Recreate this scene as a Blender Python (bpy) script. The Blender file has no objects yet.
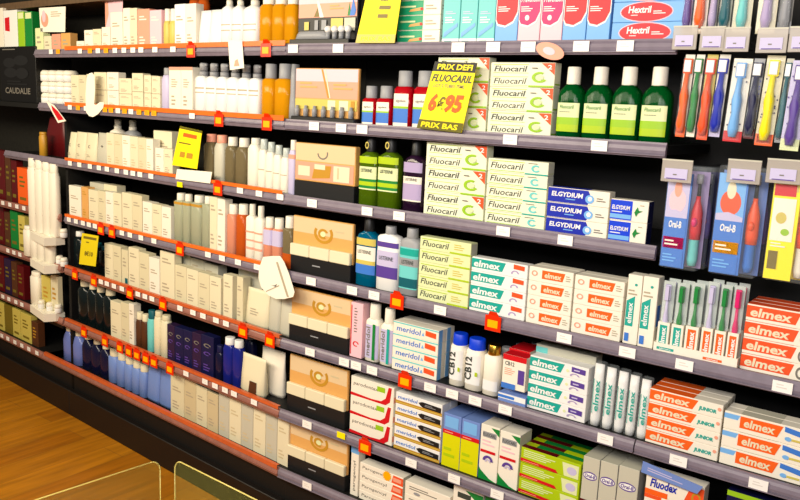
import bpy, math, random
from mathutils import Vector, Matrix
random.seed(7)
C = bpy.context.scene.collection
# ------------------------------------------------------------------ camera
D = 2.15                       # metres from the camera to the front of the right-hand bay
FPX, PITCH, YAW, ROLL, BEND = 793.73, 0.17753, 0.63376, 0.0464, 0.0658
HC = 1.74                      # camera height
cy, sy = math.cos(YAW), math.sin(YAW)
Fv = Vector((-sy*math.cos(PITCH), cy*math.cos(PITCH), -math.sin(PITCH)))
R0 = Vector((cy, sy, 0)); U0 = R0.cross(Fv)
Rv = math.cos(ROLL)*R0 + math.sin(ROLL)*U0
Uv = -math.sin(ROLL)*R0 + math.cos(ROLL)*U0
CAM = Vector((0, -D, HC))
cd = bpy.data.cameras.new('camera'); cam = bpy.data.objects.new('camera', cd); C.objects.link(cam)
cd.sensor_width = 36; cd.lens = 36*FPX/800; cd.clip_start = .02
cam.matrix_world = Matrix(((Rv.x, Uv.x, -Fv.x, CAM.x), (Rv.y, Uv.y, -Fv.y, CAM.y), (Rv.z, Uv.z, -Fv.z, CAM.z), (0, 0, 0, 1)))
bpy.context.scene.camera = cam
# ------------------------------------------------------------------ bays: local x along, y depth, z up
KX = -0.99163*D
FR = {'R': (Vector((0, 0, 0)), 0.0), 'L': (Vector((KX, 0, 0)), -BEND)}
FR['W'] = FR['L']
def T(bay, x, y, z):
    o, a = FR[bay]
    return o + Vector((x*math.cos(a)-y*math.sin(a), x*math.sin(a)+y*math.cos(a), z))
def proj(bay, x, y, z):
    P = T(bay, x, y, z)-CAM; d = P.dot(Fv)
    return 400+FPX*P.dot(Rv)/d, 250-FPX*P.dot(Uv)/d
def Xat(bay, px, d, z):        # the bay x of a point at depth d and height z seen at column px
    o, a = FR[bay]; dx = Vector((math.cos(a), math.sin(a), 0))
    P = T(bay, 0, d, z)-CAM; k = (px-400)/FPX
    return -(P.dot(Rv)-k*P.dot(Fv))/(dx.dot(Rv)-k*dx.dot(Fv))
def Zat(bay, py, x, d):
    P = T(bay, x, d, 0)-CAM; k = (250-py)/FPX; e = Vector((0, 0, 1))
    return -(P.dot(Uv)-k*P.dot(Fv))/(e.dot(Uv)-k*e.dot(Fv))
def UN(bay, px, py, d):        # pixel -> (x, z) on the bay plane at depth d
    z = HC-.5
    for _ in range(12):
        x = Xat(bay, px, d, z); z = Zat(bay, py, x, d)
    return x, z
ZR = {k: HC+D*v for k, v in zip('ABCDEFG', (.0815, -.0452, -.1755, -.3116, -.4390, -.5751, -.6915))}
RH = .036                      # rail height
def ZS(k): return ZR[k]+.029
# ------------------------------------------------------------------ materials
MATS = {}
def M(name, col=None, rough=.45, trans=0, noise=0, emit=0, metal=0, alpha=1, spec=.4, nscale=40):
    if name in MATS: return MATS[name]
    m = bpy.data.materials.new(name); m.use_nodes = True; nt = m.node_tree
    b = nt.nodes['Principled BSDF']
    c = tuple(((v/255)/12.92 if v/255 <= .04045 else ((v/255+.055)/1.055)**2.4) for v in col)+(1,)
    b.inputs['Base Color'].default_value = c
    b.inputs['Roughness'].default_value = rough
    b.inputs['Metallic'].default_value = metal
    b.inputs['Specular IOR Level'].default_value = spec
    if trans: b.inputs['Transmission Weight'].default_value = trans; b.inputs['IOR'].default_value = 1.2
    if alpha < 1: b.inputs['Alpha'].default_value = alpha
    if noise:
        tc = nt.nodes.new('ShaderNodeTexCoord'); n = nt.nodes.new('ShaderNodeTexNoise'); n.inputs['Scale'].default_value = nscale
        r = nt.nodes.new('ShaderNodeMixRGB'); r.blend_type = 'MULTIPLY'; r.inputs[0].default_value = 1
        cr = nt.nodes.new('ShaderNodeMapRange'); cr.inputs['To Min'].default_value = 1-noise; cr.inputs['To Max'].default_value = 1
        cr.inputs['From Min'].default_value = .35; cr.inputs['From Max'].default_value = .6
        nt.links.new(tc.outputs['Object'], n.inputs['Vector']); nt.links.new(n.outputs['Fac'], cr.inputs['Value'])
        r.inputs[1].default_value = c; nt.links.new(cr.outputs[0], r.inputs[2]); nt.links.new(r.outputs[0], b.inputs['Base Color'])
    MATS[name] = m; return m
for a in [('white', (238, 238, 236)), ('warm_white', (240, 234, 218)), ('cream', (228, 220, 188)), ('ivory', (218, 210, 176)), ('beige', (204, 190, 152)),
          ('grey_print', (120, 116, 108)), ('pale_print', (176, 164, 140)), ('ink', (58, 66, 60)), ('black', (4, 4, 5)), ('charcoal', (24, 25, 27)),
          ('orange', (242, 98, 26)), ('orange_red', (236, 84, 36)), ('emerald', (16, 160, 112)), ('red', (206, 16, 28)), ('hex_red', (206, 6, 34)), ('pink', (214, 8, 104)), ('pale_pink', (244, 196, 206)),
          ('salmon', (236, 160, 134)), ('sky', (118, 178, 236)), ('blue', (18, 40, 170)), ('bright_blue', (0, 60, 215)), ('mid_blue', (60, 120, 208)), ('navy', (16, 20, 66)),
          ('teal', (20, 164, 150)), ('teal_pale', (110, 204, 202)), ('dark_teal', (10, 92, 104)), ('green', (12, 128, 52)), ('fluo_green', (150, 196, 30)), ('lime', (172, 200, 10)),
          ('pale_green', (222, 230, 176)), ('fluo_base', (234, 236, 208)), ('yellow', (250, 232, 0)), ('promo_yellow', (214, 214, 0)), ('gold', (190, 140, 40)), ('tan', (220, 166, 94)), ('tan_light', (222, 196, 154)),
          ('lilac', (176, 160, 200)), ('purple', (88, 62, 150)), ('plum', (42, 24, 60)), ('brown', (84, 48, 26)), ('dark_red', (90, 8, 14)), ('olive', (120, 104, 30)),
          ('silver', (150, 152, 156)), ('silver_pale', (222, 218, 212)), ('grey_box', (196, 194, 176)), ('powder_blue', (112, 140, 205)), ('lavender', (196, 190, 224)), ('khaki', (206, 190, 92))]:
    M(a[0], a[1], .42)
M('shelf_black', (5, 5, 5), .6, noise=.3); M('panel_dark', (34, 33, 27), .8, noise=.3)
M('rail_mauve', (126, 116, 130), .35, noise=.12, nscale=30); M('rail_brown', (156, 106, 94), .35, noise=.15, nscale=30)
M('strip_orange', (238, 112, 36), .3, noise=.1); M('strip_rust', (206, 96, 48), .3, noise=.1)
M('tag_red', (224, 44, 4), .3); M('tag_amber', (255, 176, 0), .35); M('label_white', (246, 244, 240), .4); M('holder_grey', (196, 188, 178), .3, alpha=.6)
M('gold_metal', (206, 160, 60), .25, metal=1); M('chrome', (200, 200, 205), .25, metal=1)
M('clear_plastic', (225, 235, 240), .1, alpha=.07, spec=.5); M('frosted', (210, 220, 214), .2, alpha=.8)
M('amber_liquid', (214, 146, 14), .1, trans=.15); M('green_liquid', (0, 92, 34), .08, trans=.45); M('lime_liquid', (84, 116, 14), .08, trans=.4)
M('teal_liquid', (0, 110, 150), .08, trans=.4); M('red_liquid', (170, 4, 20), .12); M('clear_liquid', (196, 200, 170), .12, trans=.4)
M('rose_liquid', (226, 150, 120), .12, trans=.2); M('rust_liquid', (200, 90, 30), .12, trans=.2); M('olive_liquid', (140, 126, 92), .1, trans=.4)
M('blue_bottle', (104, 120, 190), .2); M('navy_bottle', (18, 20, 52), .2); M('royal_bottle', (24, 34, 130), .2); M('dark_bottle', (14, 24, 26), .2); M('violet_bottle', (34, 14, 38), .12)
M('card_yellow', (255, 234, 0), .5); M('card_yellow_old', (226, 206, 20), .5); M('card_white', (246, 240, 224), .5); M('card_olive', (96, 92, 0), .5)
# ------------------------------------------------------------------ text outlines
TXT = {}
def text_mesh(s, bold=.012, shear=0):
    k = (s, bold, shear)
    if k in TXT: return TXT[k]
    cu = bpy.data.curves.new('t', 'FONT'); cu.body = s; cu.offset = bold; cu.shear = shear; cu.resolution_u = 2
    o = bpy.data.objects.new('t', cu); me = bpy.data.meshes.new_from_object(o)
    vs = [(v.co.x, v.co.y) for v in me.vertices]; fs = [tuple(p.vertices) for p in me.polygons]
    x0 = min(v[0] for v in vs); x1 = max(v[0] for v in vs); y0 = min(v[1] for v in vs); y1 = max(v[1] for v in vs)
    vs = [((a-x0)/(x1-x0), (b-y0)/(y1-y0)) for a, b in vs]
    bpy.data.objects.remove(o); bpy.data.curves.remove(cu); bpy.data.meshes.remove(me)
    TXT[k] = (vs, fs); return TXT[k]
# ------------------------------------------------------------------ mesh builder
class MB:
    def __init__(s): s.v = []; s.f = []; s.m = []; s.mats = []; s.sm = []
    def mi(s, m):
        if isinstance(m, str): m = MATS[m]
        if m not in s.mats: s.mats.append(m)
        return s.mats.index(m)
    def add(s, vs, fs, m, smooth=False):
        o = len(s.v); i = s.mi(m); s.v += [tuple(v) for v in vs]
        for f in fs: s.f.append(tuple(o+k for k in f)); s.m.append(i); s.sm.append(smooth)
        return s
    def box(s, x0, x1, y0, y1, z0, z1, m, bev=0):
        if not bev:
            v = [(x, y, z) for z in (z0, z1) for y in (y0, y1) for x in (x0, x1)]
            return s.add(v, [(0, 2, 3, 1), (4, 5, 7, 6), (0, 1, 5, 4), (2, 6, 7, 3), (0, 4, 6, 2), (1, 3, 7, 5)], m)
        b = bev; secs = [(z0, b), (z0+b, 0), (z1-b, 0), (z1, b)]; v = []
        for z, i in secs:
            v += [(x0+i+b, y0+i, z), (x1-i-b, y0+i, z), (x1-i, y0+i+b, z), (x1-i, y1-i-b, z), (x1-i-b, y1-i, z), (x0+i+b, y1-i, z), (x0+i, y1-i-b, z), (x0+i, y0+i+b, z)]
        f = [tuple(range(7, -1, -1)), tuple(range(24, 32))]
        for r in range(3):
            for k in range(8): f.append((r*8+k, r*8+(k+1) % 8, r*8+8+(k+1) % 8, r*8+8+k))
        return s.add(v, f, m)
    def loft(s, secs, m, n=2.0, seg=16, cx=0, cyy=0):   # secs: (z, half width, half depth[, dx, dy])
        v = []
        for q in secs:
            z, a, b = q[:3]; ox, oy = (q[3], q[4]) if len(q) > 3 else (0, 0)
            for k in range(seg):
                t = 2*math.pi*(k+.5)/seg; c, d = math.cos(t), math.sin(t)
                r = (abs(c)**n+abs(d)**n)**(-1/n)
                v.append((cx+ox+a*r*c, cyy+oy+b*r*d, z))
        f = [tuple(range(seg-1, -1, -1)), tuple(range((len(secs)-1)*seg, len(secs)*seg))]
        s.add(v, f, m); o = len(s.v)-len(v); i = s.mi(m)
        for r in range(len(secs)-1):
            for k in range(seg):
                s.f.append((o+r*seg+k, o+r*seg+(k+1) % seg, o+(r+1)*seg+(k+1) % seg, o+(r+1)*seg+k)); s.m.append(i); s.sm.append(True)
        return s
    def strip(s, z0, z1, a, b, m, n=2.0, t0=205, t1=335, cyy=0, seg=12, e=.0006):   # label wrapped round the front of a bottle
        v = []
        for z in (z0, z1):
            for k in range(seg+1):
                t = math.radians(t0+(t1-t0)*k/seg); c, d = math.cos(t), math.sin(t); r = (abs(c)**n+abs(d)**n)**(-1/n)
                v.append(((a+e)*r*c, cyy+(b+e)*r*d, z))
        return s.add(v, [(k, k+1, seg+2+k, seg+1+k) for k in range(seg)], m, True)
    def tube(s, pts, r, m, seg=8):
        pts = [Vector(p) for p in pts]; v = []
        rr = r if isinstance(r, (list, tuple)) else [r]*len(pts)
        for i, p in enumerate(pts):
            d = (pts[min(i+1, len(pts)-1)]-pts[max(i-1, 0)]).normalized()
            up = Vector((0, 1, 0)) if abs(d.y) < .9 else Vector((0, 0, 1))
            a = d.cross(up).normalized(); b = d.cross(a)
            for k in range(seg):
                t = 2*math.pi*k/seg; v.append(p+rr[i]*(math.cos(t)*a+math.sin(t)*b))
        f = [tuple(range(seg)), tuple(range((len(pts)-1)*seg, len(pts)*seg))[::-1]]
        for i in range(len(pts)-1):
            for k in range(seg): f.append((i*seg+k, i*seg+seg+k, i*seg+seg+(k+1) % seg, i*seg+(k+1) % seg))
        return s.add(v, f, m, True)
    def sphere(s, c, r, m, seg=12, sq=1.0):
        secs = [(c[2]+r*sq*math.sin(t), max(r*math.cos(t), 1e-4), max(r*math.cos(t), 1e-4)) for t in [math.radians(a) for a in range(-90, 91, 20)]]
        return s.loft(secs, m, 2, seg, c[0], c[1])
    def build(s, name, parent=None):
        me = bpy.data.meshes.new(name); me.from_pydata(s.v, [], s.f)
        for m in s.mats: me.materials.append(m)
        me.polygons.foreach_set('material_index', s.m); me.polygons.foreach_set('use_smooth', s.sm)
        me.update(); o = bpy.data.objects.new(name, me); C.objects.link(o)
        if parent: o.parent = parent
        return o
def face_fn(face, w, d, h):
    if face == 'F': return lambda u, v, e: ((u-.5)*w, -e, v*h)
    if face == 'T': return lambda u, v, e: ((u-.5)*w, v*d, h+e)
    if face == 'R': return lambda u, v, e: (w/2+e, u*d, v*h)
LE = .00035
def prints(mb, face, w, d, h, items):
    fn = face_fn(face, w, d, h)
    for i, it in enumerate(items):
        e = LE*(i+1); k = it[0]; m = it[-1]
        if k == 'rect': u0, v0, u1, v1 = it[1:5]; p = [(u0, v0), (u1, v0), (u1, v1), (u0, v1)]
        elif k == 'poly': p = it[1]
        elif k == 'ell':
            u0, v0, u1, v1 = it[1:5]; p = [((u0+u1)/2+(u1-u0)/2*math.cos(t*math.pi/12), (v0+v1)/2+(v1-v0)/2*math.sin(t*math.pi/12)) for t in range(24)]
        elif k == 'arc':           # part of a ring: centre box, inner ratio, angles
            u0, v0, u1, v1, q, a0, a1 = it[1:8]; cu, cv, ru, rv = (u0+u1)/2, (v0+v1)/2, (u1-u0)/2, (v1-v0)/2
            n = 14; an = [math.radians(a0+(a1-a0)*j/n) for j in range(n+1)]
            vs = [fn(cu+ru*math.cos(a), cv+rv*math.sin(a), e) for a in an]+[fn(cu+q*ru*math.cos(a), cv+q*rv*math.sin(a), e) for a in an]
            mb.add(vs, [(j, j+1, n+2+j, n+1+j) for j in range(n)], m); continue
        elif k == 'text':          # ('text', string, u0,v0,u1,v1, shear, bold, mat)
            s, u0, v0, u1, v1, sh, bo = it[1:8]; vs, fs = text_mesh(s, bo, sh)
            mb.add([fn(u0+a*(u1-u0), v0+b*(v1-v0), e) for a, b in vs], fs, m); continue
        elif k == 'vtext':         # reading upwards
            s, u0, v0, u1, v1, sh, bo = it[1:8]; vs, fs = text_mesh(s, bo, sh)
            mb.add([fn(u1-b*(u1-u0), v0+a*(v1-v0), e) for a, b in vs], fs, m); continue
        elif k == 'lines':         # rows of fine print as thin bars
            u0, v0, u1, v1, n = it[1:6]
            for j in range(n):
                vv = v1-(v1-v0)*(j+.5)/n; t = (v1-v0)/n*.22; uu = u0+(u1-u0)*(.6+.4*((j*37 % 10)/10))
                mb.add([fn(u0, vv-t, e), fn(uu, vv-t, e), fn(uu, vv+t, e), fn(u0, vv+t, e)], [(0, 1, 2, 3)], m)
            continue
        mb.add([fn(u, v, e) for u, v in p], [tuple(range(len(p)))], m)
def root(name):
    o = bpy.data.objects.new(name, None); o.empty_display_size = .02; C.objects.link(o); return o
def tag(o, label, cat, group=None, kind=None):
    for a_, b_ in ((', row behind', ', behind'), (', third row back', ', backmost'), (' bay ', ' '), (' of its column, column ', ', column '), ('small cream', 'cream')):
        if len(label.split()) > 16: label = label.replace(a_, b_)
    o['label'] = label; o['category'] = cat
    if group: o['group'] = group
    if kind: o['kind'] = kind
def copy_tree(o, parent=None):
    c = o.copy(); C.objects.link(c); c.parent = parent
    for ch in o.children: copy_tree(ch, c)
    return c
PROTO = {}
def inst(key, make):
    if key not in PROTO: PROTO[key] = make(); return PROTO[key]
    return copy_tree(PROTO[key])
def place(o, bay, x, y, z, rz=0, ry=0, rx=0):
    o.location = T(bay, x, y, z); o.rotation_euler = (rx, ry, FR[bay][1]+rz)
# ------------------------------------------------------------------ cartons
def carton(name, w, d, h, base, front=(), top=(), side=(), pname='front_print', bev=.0012):
    o = MB().box(-w/2, w/2, 0, d, 0, h, base, min(bev, w/12, h/12)).build(name)
    if front: m = MB(); prints(m, 'F', w, d, h, front); m.build(pname, o)
    if top: m = MB(); prints(m, 'T', w, d, h, top); m.build('top_print', o)
    if side: m = MB(); prints(m, 'R', w, d, h, side); m.build('side_print', o)
    return o
ORD = ['', 'first', 'second', 'third', 'fourth', 'fifth', 'sixth', 'seventh', 'eighth', 'ninth', 'tenth', 'eleventh', 'twelfth', 'thirteenth', 'fourteenth', 'fifteenth', 'sixteenth', 'seventeenth', 'eighteenth', 'nineteenth', 'twentieth']
SH = dict(zip('ABCDEFG', ('top', 'second', 'third', 'fourth', 'fifth', 'sixth', 'bottom')))
BN = {'R': 'right bay', 'L': 'left bay', 'W': 'far-left bay'}
def where(bay, k): return f'{BN[bay]} {SH[k]} shelf'
def posword(i, n):
    if n == 1: return ''
    if i == 0: return ', leftmost'
    if i == n-1: return ', rightmost'
    if n == 3: return ', middle one'
    return f', {ORD[i+1]} from left'
def rowword(r, n):             # r counted from the bottom
    if n == 1: return ''
    t = n-1-r
    if t == 0: return ', topmost'
    if r == 0: return ', bottom one'
    return f', {ORD[t+1]} from top'
GAP = .0012
def stack(bay, k, x0, x1, ytop, n, name, base, front, desc, cat, group=None, top=(), side=(), d0=.028, dep=.042, back=0, zb=None, bw=None):
    z = ZS(k) if zb is None else zb
    xa, xb = Xat(bay, x0, d0, z+.1), Xat(bay, x1, d0, z+.1); zt = Zat(bay, ytop, (xa+xb)/2-(xb-xa)/2, d0)
    h = (zt-z)/n; w = xb-xa-2*GAP
    for q in range(back+1):
        for r in range(n):
            o = inst((name, bay, k, x0, desc), lambda: carton(name, w, dep-GAP, h-.0006, base, front, top, side))
            bk = '' if q == 0 else (', row behind' if q == 1 else f', {ORD[q+1]} row back')
            place(o, bay, (xa+xb)/2, d0+q*dep, z+r*h)
            tag(o, f'{desc}{rowword(r, n)}{bk}, {where(bay, k)}', cat, group or f'{desc} in a stack on the {where(bay, k)}')
    return xa, xb, zt
def uprights(bay, k, edges, tops, name, base, front, desc, cat, group=None, d0=.03, dep=.04, side=(), top=(), zb=None, jit=0, bev=.0012):
    z = ZS(k) if zb is None else zb; n = len(edges)-1
    if not isinstance(tops, (list, tuple)): tops = [tops]*n
    if len(tops) == 2 and n > 2: tops = [tops[0]+(tops[1]-tops[0])*i/(n-1) for i in range(n)]
    for i in range(n):
        dd = d0+random.uniform(0, jit)
        xa, xb = Xat(bay, edges[i], dd, z+.1), Xat(bay, edges[i+1], dd, z+.1); h = Zat(bay, tops[i], (xa+xb)/2, dd)-z
        b = base[i % len(base)] if isinstance(base, (list, tuple)) else base
        f = front(i) if callable(front) else front
        o = carton(name, xb-xa-2*GAP, dep, h, b, f, top, side, bev=bev)
        place(o, bay, (xa+xb)/2, dd, z)
        tag(o, f'{desc}{posword(i, n)}, {where(bay, k)}', cat, (group or f'{desc} standing on the {where(bay, k)}') if n > 1 else None)
# ------------------------------------------------------------------ bottles
def bottle(name, w, h, body, cap, capf=.25, capw=.55, dep=None, n=3.0, shoulder=.1, label=(), texts=(), capn=2.0, waist=0, pump=False, lab=(205, 335), taper=0, flatcap=True):
    """body of the bottle up to (1-capf)*h, then a cap"""
    dep = dep or w*.7; a, b = w/2, dep/2; hb = h*(1-capf); o = root(name); cw = a*capw
    secs = [(0, a*.9, b*.9), (h*.012, a, b)]
    if waist: secs += [(hb*.3, a, b), (hb*.45, a*(1-waist), b), (hb*.6, a*(1-waist*.6), b)]
    top = hb-h*shoulder
    secs += [(top*.6, a*(1-taper*.4), b), (top, a*(1-taper), b), (top+h*shoulder*.5, a*(1-taper)*.86, b*.86), (top+h*shoulder*.85, cw*1.1, min(b*.8, cw*1.1)), (hb, cw*.9, min(b*.7, cw*.9))]
    MB().loft(secs, body, n, 20, 0, b).build('body', o)
    cb = min(b*.85, cw); c = MB()
    if pump:
        c.loft([(hb-.001, cw, cb), (hb+h*capf*.35, cw, cb), (hb+h*capf*.36, cw*.35, cw*.35), (h*.985-h*capf*.25, cw*.35, cw*.35)], cap, 2, 14, 0, b)
        c.loft([(h-h*capf*.6, cw*.85, cw*.85), (h-h*capf*.1, cw*.95, cw*.95), (h, cw*.75, cw*.75)], cap, 2, 14, 0, b)
        c.tube([(0, b, h-h*capf*.14), (cw*1.0, b*.8, h-h*capf*.14), (cw*1.5, b*.7, h-h*capf*.2)], cw*.28, cap)
    else:
        c.loft([(hb-.001, cw, cb), (hb+.002, cw*1.02, cb*1.02), (h-.002, cw*(.98 if flatcap else .8), cb*(.98 if flatcap else .8)), (h, cw*(.9 if flatcap else .7), cb*(.9 if flatcap else .7))], cap, 2 if capn == 2 else capn, 16, 0, b)
    c.build('pump' if pump else 'cap', o)
    if label or texts:
        l = MB()
        for j, (v0, v1, m) in enumerate(label): l.strip(v0*h, v1*h, a*(1-taper*.3*0), b, m, n, lab[0], lab[1], b, 14, .0006+.0003*j)
        fn_items = [('text',)+t if t[0] != '|' else ('vtext',)+t[1:] for t in texts]
        if fn_items:
            t = MB(); prints(t, 'F', w, dep, h, fn_items)
            l.add([(x, y-.0014, z) for x, y, z in t.v], [], 'white')
            off = len(l.v)-len(t.v)
            for f, mi in zip(t.f, t.m): l.f.append(tuple(off+q for q in f)); l.m.append(l.mi(t.mats[mi])); l.sm.append(False)
        l.build('label', o)
    return o
def bottles(bay, k, edges, tops, desc, cat='bottle', name='bottle', group=None, d0=.03, zb=None, **kw):
    z = ZS(k) if zb is None else zb; n = len(edges)-1
    if not isinstance(tops, (list, tuple)): tops = [tops]*n
    if len(tops) == 2 and n > 2: tops = [tops[0]+(tops[1]-tops[0])*i/(n-1) for i in range(n)]
    bodies = kw.pop('bodies', None)
    for i in range(n):
        xa, xb = Xat(bay, edges[i], d0, z+.1), Xat(bay, edges[i+1], d0, z+.1); w = xb-xa-2*GAP
        k2 = dict(kw)
        if bodies: k2['body'] = bodies[i % len(bodies)]
        dep = min(k2.pop('dep', w*.75), .09)
        h = Zat(bay, tops[i], (xa+xb)/2, d0+dep/2)-z
        o = bottle(name, w, h, dep=dep, **k2); place(o, bay, (xa+xb)/2, d0, z)
        tag(o, f'{desc}{posword(i, n)}, {where(bay, k)}', cat, (group or f'{desc} on the {where(bay, k)}') if n > 1 else None)
# ------------------------------------------------------------------ flat cards hung on the rails
def card(name, bay, quad, d, base, desc, cat, items=(), thick=.0012):
    """quad: TL, TR, BR, BL picture corners on the plane at depth d of the bay"""
    P = [UN(bay, px, py, d) for px, py in quad]
    cx = sum(p[0] for p in P)/4; cz = min(p[1] for p in P)
    tl, tr, br, bl = [(p[0]-cx, p[1]-cz) for p in P]
    m = MB(); v = [(p[0], y, p[1]) for y in (0, thick) for p in (bl, br, tr, tl)]
    m.add(v, [(0, 1, 2, 3), (7, 6, 5, 4), (0, 4, 5, 1), (1, 5, 6, 2), (2, 6, 7, 3), (3, 7, 4, 0)], base)
    o = m.build(name); place(o, bay, cx, d, cz)
    if items:
        t = MB(); prints(t, 'F', 1, 1, 1, items); q = MB(); q.mats = t.mats; q.f = t.f; q.m = t.m; q.sm = t.sm
        for x, y, z in t.v:
            u = x+.5; w = z
            q.v.append(((1-w)*((1-u)*bl[0]+u*br[0])+w*((1-u)*tl[0]+u*tr[0]), y, (1-w)*((1-u)*bl[1]+u*br[1])+w*((1-u)*tl[1]+u*tr[1])))
        q.build('printing', o)
    tag(o, desc, cat)
    return o
# ================================================================== SETTING
def struct(o): o['kind'] = 'structure'; return o
m = bpy.data.materials.new('wood_floor'); m.use_nodes = True; nt = m.node_tree; b = nt.nodes['Principled BSDF']; L_ = nt.links.new
tc = nt.nodes.new('ShaderNodeTexCoord'); mp = nt.nodes.new('ShaderNodeMapping'); mp.inputs['Rotation'].default_value = (0, 0, math.radians(90))
br = nt.nodes.new('ShaderNodeTexBrick'); br.inputs['Scale'].default_value = 1; br.inputs['Brick Width'].default_value = 1.6; br.inputs['Row Height'].default_value = .16
br.inputs['Mortar Size'].default_value = .0015; br.inputs['Color1'].default_value = (.45, .17, .005, 1); br.inputs['Color2'].default_value = (.36, .12, .003, 1); br.inputs['Mortar'].default_value = (.25, .1, .01, 1)
ns = nt.nodes.new('ShaderNodeTexNoise'); ns.inputs['Scale'].default_value = 3; mp2 = nt.nodes.new('ShaderNodeMapping'); mp2.inputs['Scale'].default_value = (9, .9, 1)
mx = nt.nodes.new('ShaderNodeMixRGB'); mx.blend_type = 'OVERLAY'; mx.inputs[0].default_value = .55
L_(tc.outputs['Object'], mp.inputs[0]); L_(mp.outputs[0], br.inputs['Vector']); L_(tc.outputs['Object'], mp2.inputs[0]); L_(mp2.outputs[0], ns.inputs['Vector'])
L_(br.outputs['Color'], mx.inputs[1]); L_(ns.outputs['Fac'], mx.inputs[2]); L_(mx.outputs[0], b.inputs['Base Color']); b.inputs['Roughness'].default_value = .38
MATS['wood_floor'] = m
o = MB().box(-9, 3, -5, 1.2, -.05, 0, 'wood_floor').build('floor'); struct(o)
M('wall_paint', (60, 54, 46), .8, noise=.1); M('canopy', (96, 74, 50), .6, noise=.2); M('kick', (16, 9, 6), .5, noise=.25)
o = MB().box(-9, 3, 1.05, 1.15, 0, 3, 'wall_paint').build('wall_back'); struct(o)
SD = .40                       # shelf depth
def rail(parent, bay, x0, x1, z, face, nm='price_rail'):
    prof = [(.004, -.005), (-.004, -.005), (-.009, .006), (-.0105, .014), (-.0085, .024), (-.004, .031), (-.003, RH), (.004, RH)]
    mb = MB(); v = [(x, y, zz+z) for x in (x0, x1) for y, zz in prof]; n = len(prof)
    mb.add(v, [(j, j+n, (j+1) % n+n, (j+1) % n) for j in range(n)]+[tuple(range(n)), tuple(range(2*n-1, n-1, -1))], face)
    lo = 0 if bay == 'R' else .009
    mb.box(x0, x1, -.0145, -.006, z+lo, z+lo+.0025, face)     # raised lip that holds the labels
    return mb.build(nm, parent)
def strip(parent, x0, x1, z, mat, lo=.0285):
    mb = MB(); mb.box(x0, x1, -.0116, -.0102, z+lo, z+.0465, mat)
    mb.box(x0, x1, -.0116, .003, z+.0465, z+.0475, mat)
    return mb.build('orange_edge_strip', parent)
ENDL = {'A': 36, 'B': 40, 'C': 6, 'D': 66, 'E': 66, 'F': 66, 'G': 44}
def bayroot(name, bay, label, cat):
    r = root(name); place(r, bay, 0, 0, 0); r['label'] = label; r['category'] = cat; return r
XR_S = Xat('R', 666, 0, ZR['B']); XR_L = Xat('R', 850, 0, ZR['E']); XJ = Xat('R', 634.5, 0, ZR['E'])
XL0 = Xat('L', 64, 0, ZR['D']); XW = Xat('W', -70, 0, ZR['D'])
rb = bayroot('shelving_bay', 'R', 'black shelving bay with grey price rails holding the toothpaste, right of the photo', 'shelf')
lb = bayroot('shelving_bay', 'L', 'black shelving bay with orange-edged rails holding the cosmetics, left of centre', 'shelf')
wb = bayroot('shelving_bay', 'W', 'dark shelving bay at the far left edge with dotted price rails', 'shelf')
for k in 'ABCDEFG':
    z = ZR[k]; xe = XR_S if k in 'ABC' else XR_L
    s = MB().box(0+KX, xe, .0045, SD, z+.004, z+.029, 'shelf_black').build('shelf', rb)
    if k in 'EF': rail(s, 'R', KX, XJ-.002, z, 'rail_mauve'); rail(s, 'R', XJ+.002, xe, z, 'rail_mauve')
    else: rail(s, 'R', KX, xe, z, 'rail_mauve')
    xl = Xat('L', ENDL[k], 0, z)
    s = MB().box(xl, -.002, .0045, SD, z+.004, z+.029, 'shelf_black').build('shelf', lb)
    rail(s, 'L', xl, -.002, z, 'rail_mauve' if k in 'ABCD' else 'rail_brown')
    xs = Xat('L', {'G': 46}.get(k, 67), 0, z)
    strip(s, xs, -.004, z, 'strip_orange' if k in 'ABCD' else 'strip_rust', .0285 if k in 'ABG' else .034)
    if k in 'DEFG':
        s = MB().box(XW, XL0-.03-(.12 if k == 'G' else 0), .0045, SD, z+.004, z+.029, 'shelf_black').build('shelf', wb)
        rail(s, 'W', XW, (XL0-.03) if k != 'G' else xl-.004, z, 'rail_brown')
s = MB().box(XW, Xat('W', 38, .0, ZR['B'])-.01, .0045, SD, ZR['B']+.004, ZR['B']+.029, 'shelf_black').build('shelf', wb)
ZT = HC+.78
ztop = {'R': ZT, 'L': ZT}
MB().box(KX-.02, XR_L, SD+.002, SD+.02, .1, ZT, 'shelf_black').build('back_panel', rb)
MB().box(XL0, .02, SD+.002, SD+.02, .1, ZT, 'panel_dark').build('back_panel', lb)
MB().box(XW, XL0-.002, SD+.002, SD+.02, .1, ZT, 'panel_dark').build('back_panel', wb)
for par, x in ((lb, XL0-.014), (rb, XR_L-.0)): MB().box(x-.012, x+.012, .03, SD, .1, ZT-.02 if par is rb else HC-.12, 'shelf_black').build('side_upright', par)
# canopy board above the cosmetics
xc0, zc = UN('L', 40, 7, .06)
MB().box(XW, -.01, .05, SD, zc, zc+.035, 'canopy').build('canopy_board', lb)
# plinth
xk, zk = UN('L', 140, 428, .0)
print('kick top z', zk, 'kick bottom z', UN('L', 140, 455, 0)[1], 'G', ZR['G'])
for par, a, b_ in ((rb, KX+.002, XR_L), (lb, XL0, 0), (wb, XW, XL0-.002)):
    MB().box(a, b_, .03, SD, zk, ZR['G'], 'shelf_black').build('plinth_recess', par)
    MB().box(a, b_, .0, SD, 0, zk, 'kick', .003).build('kick_board', par)
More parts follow.
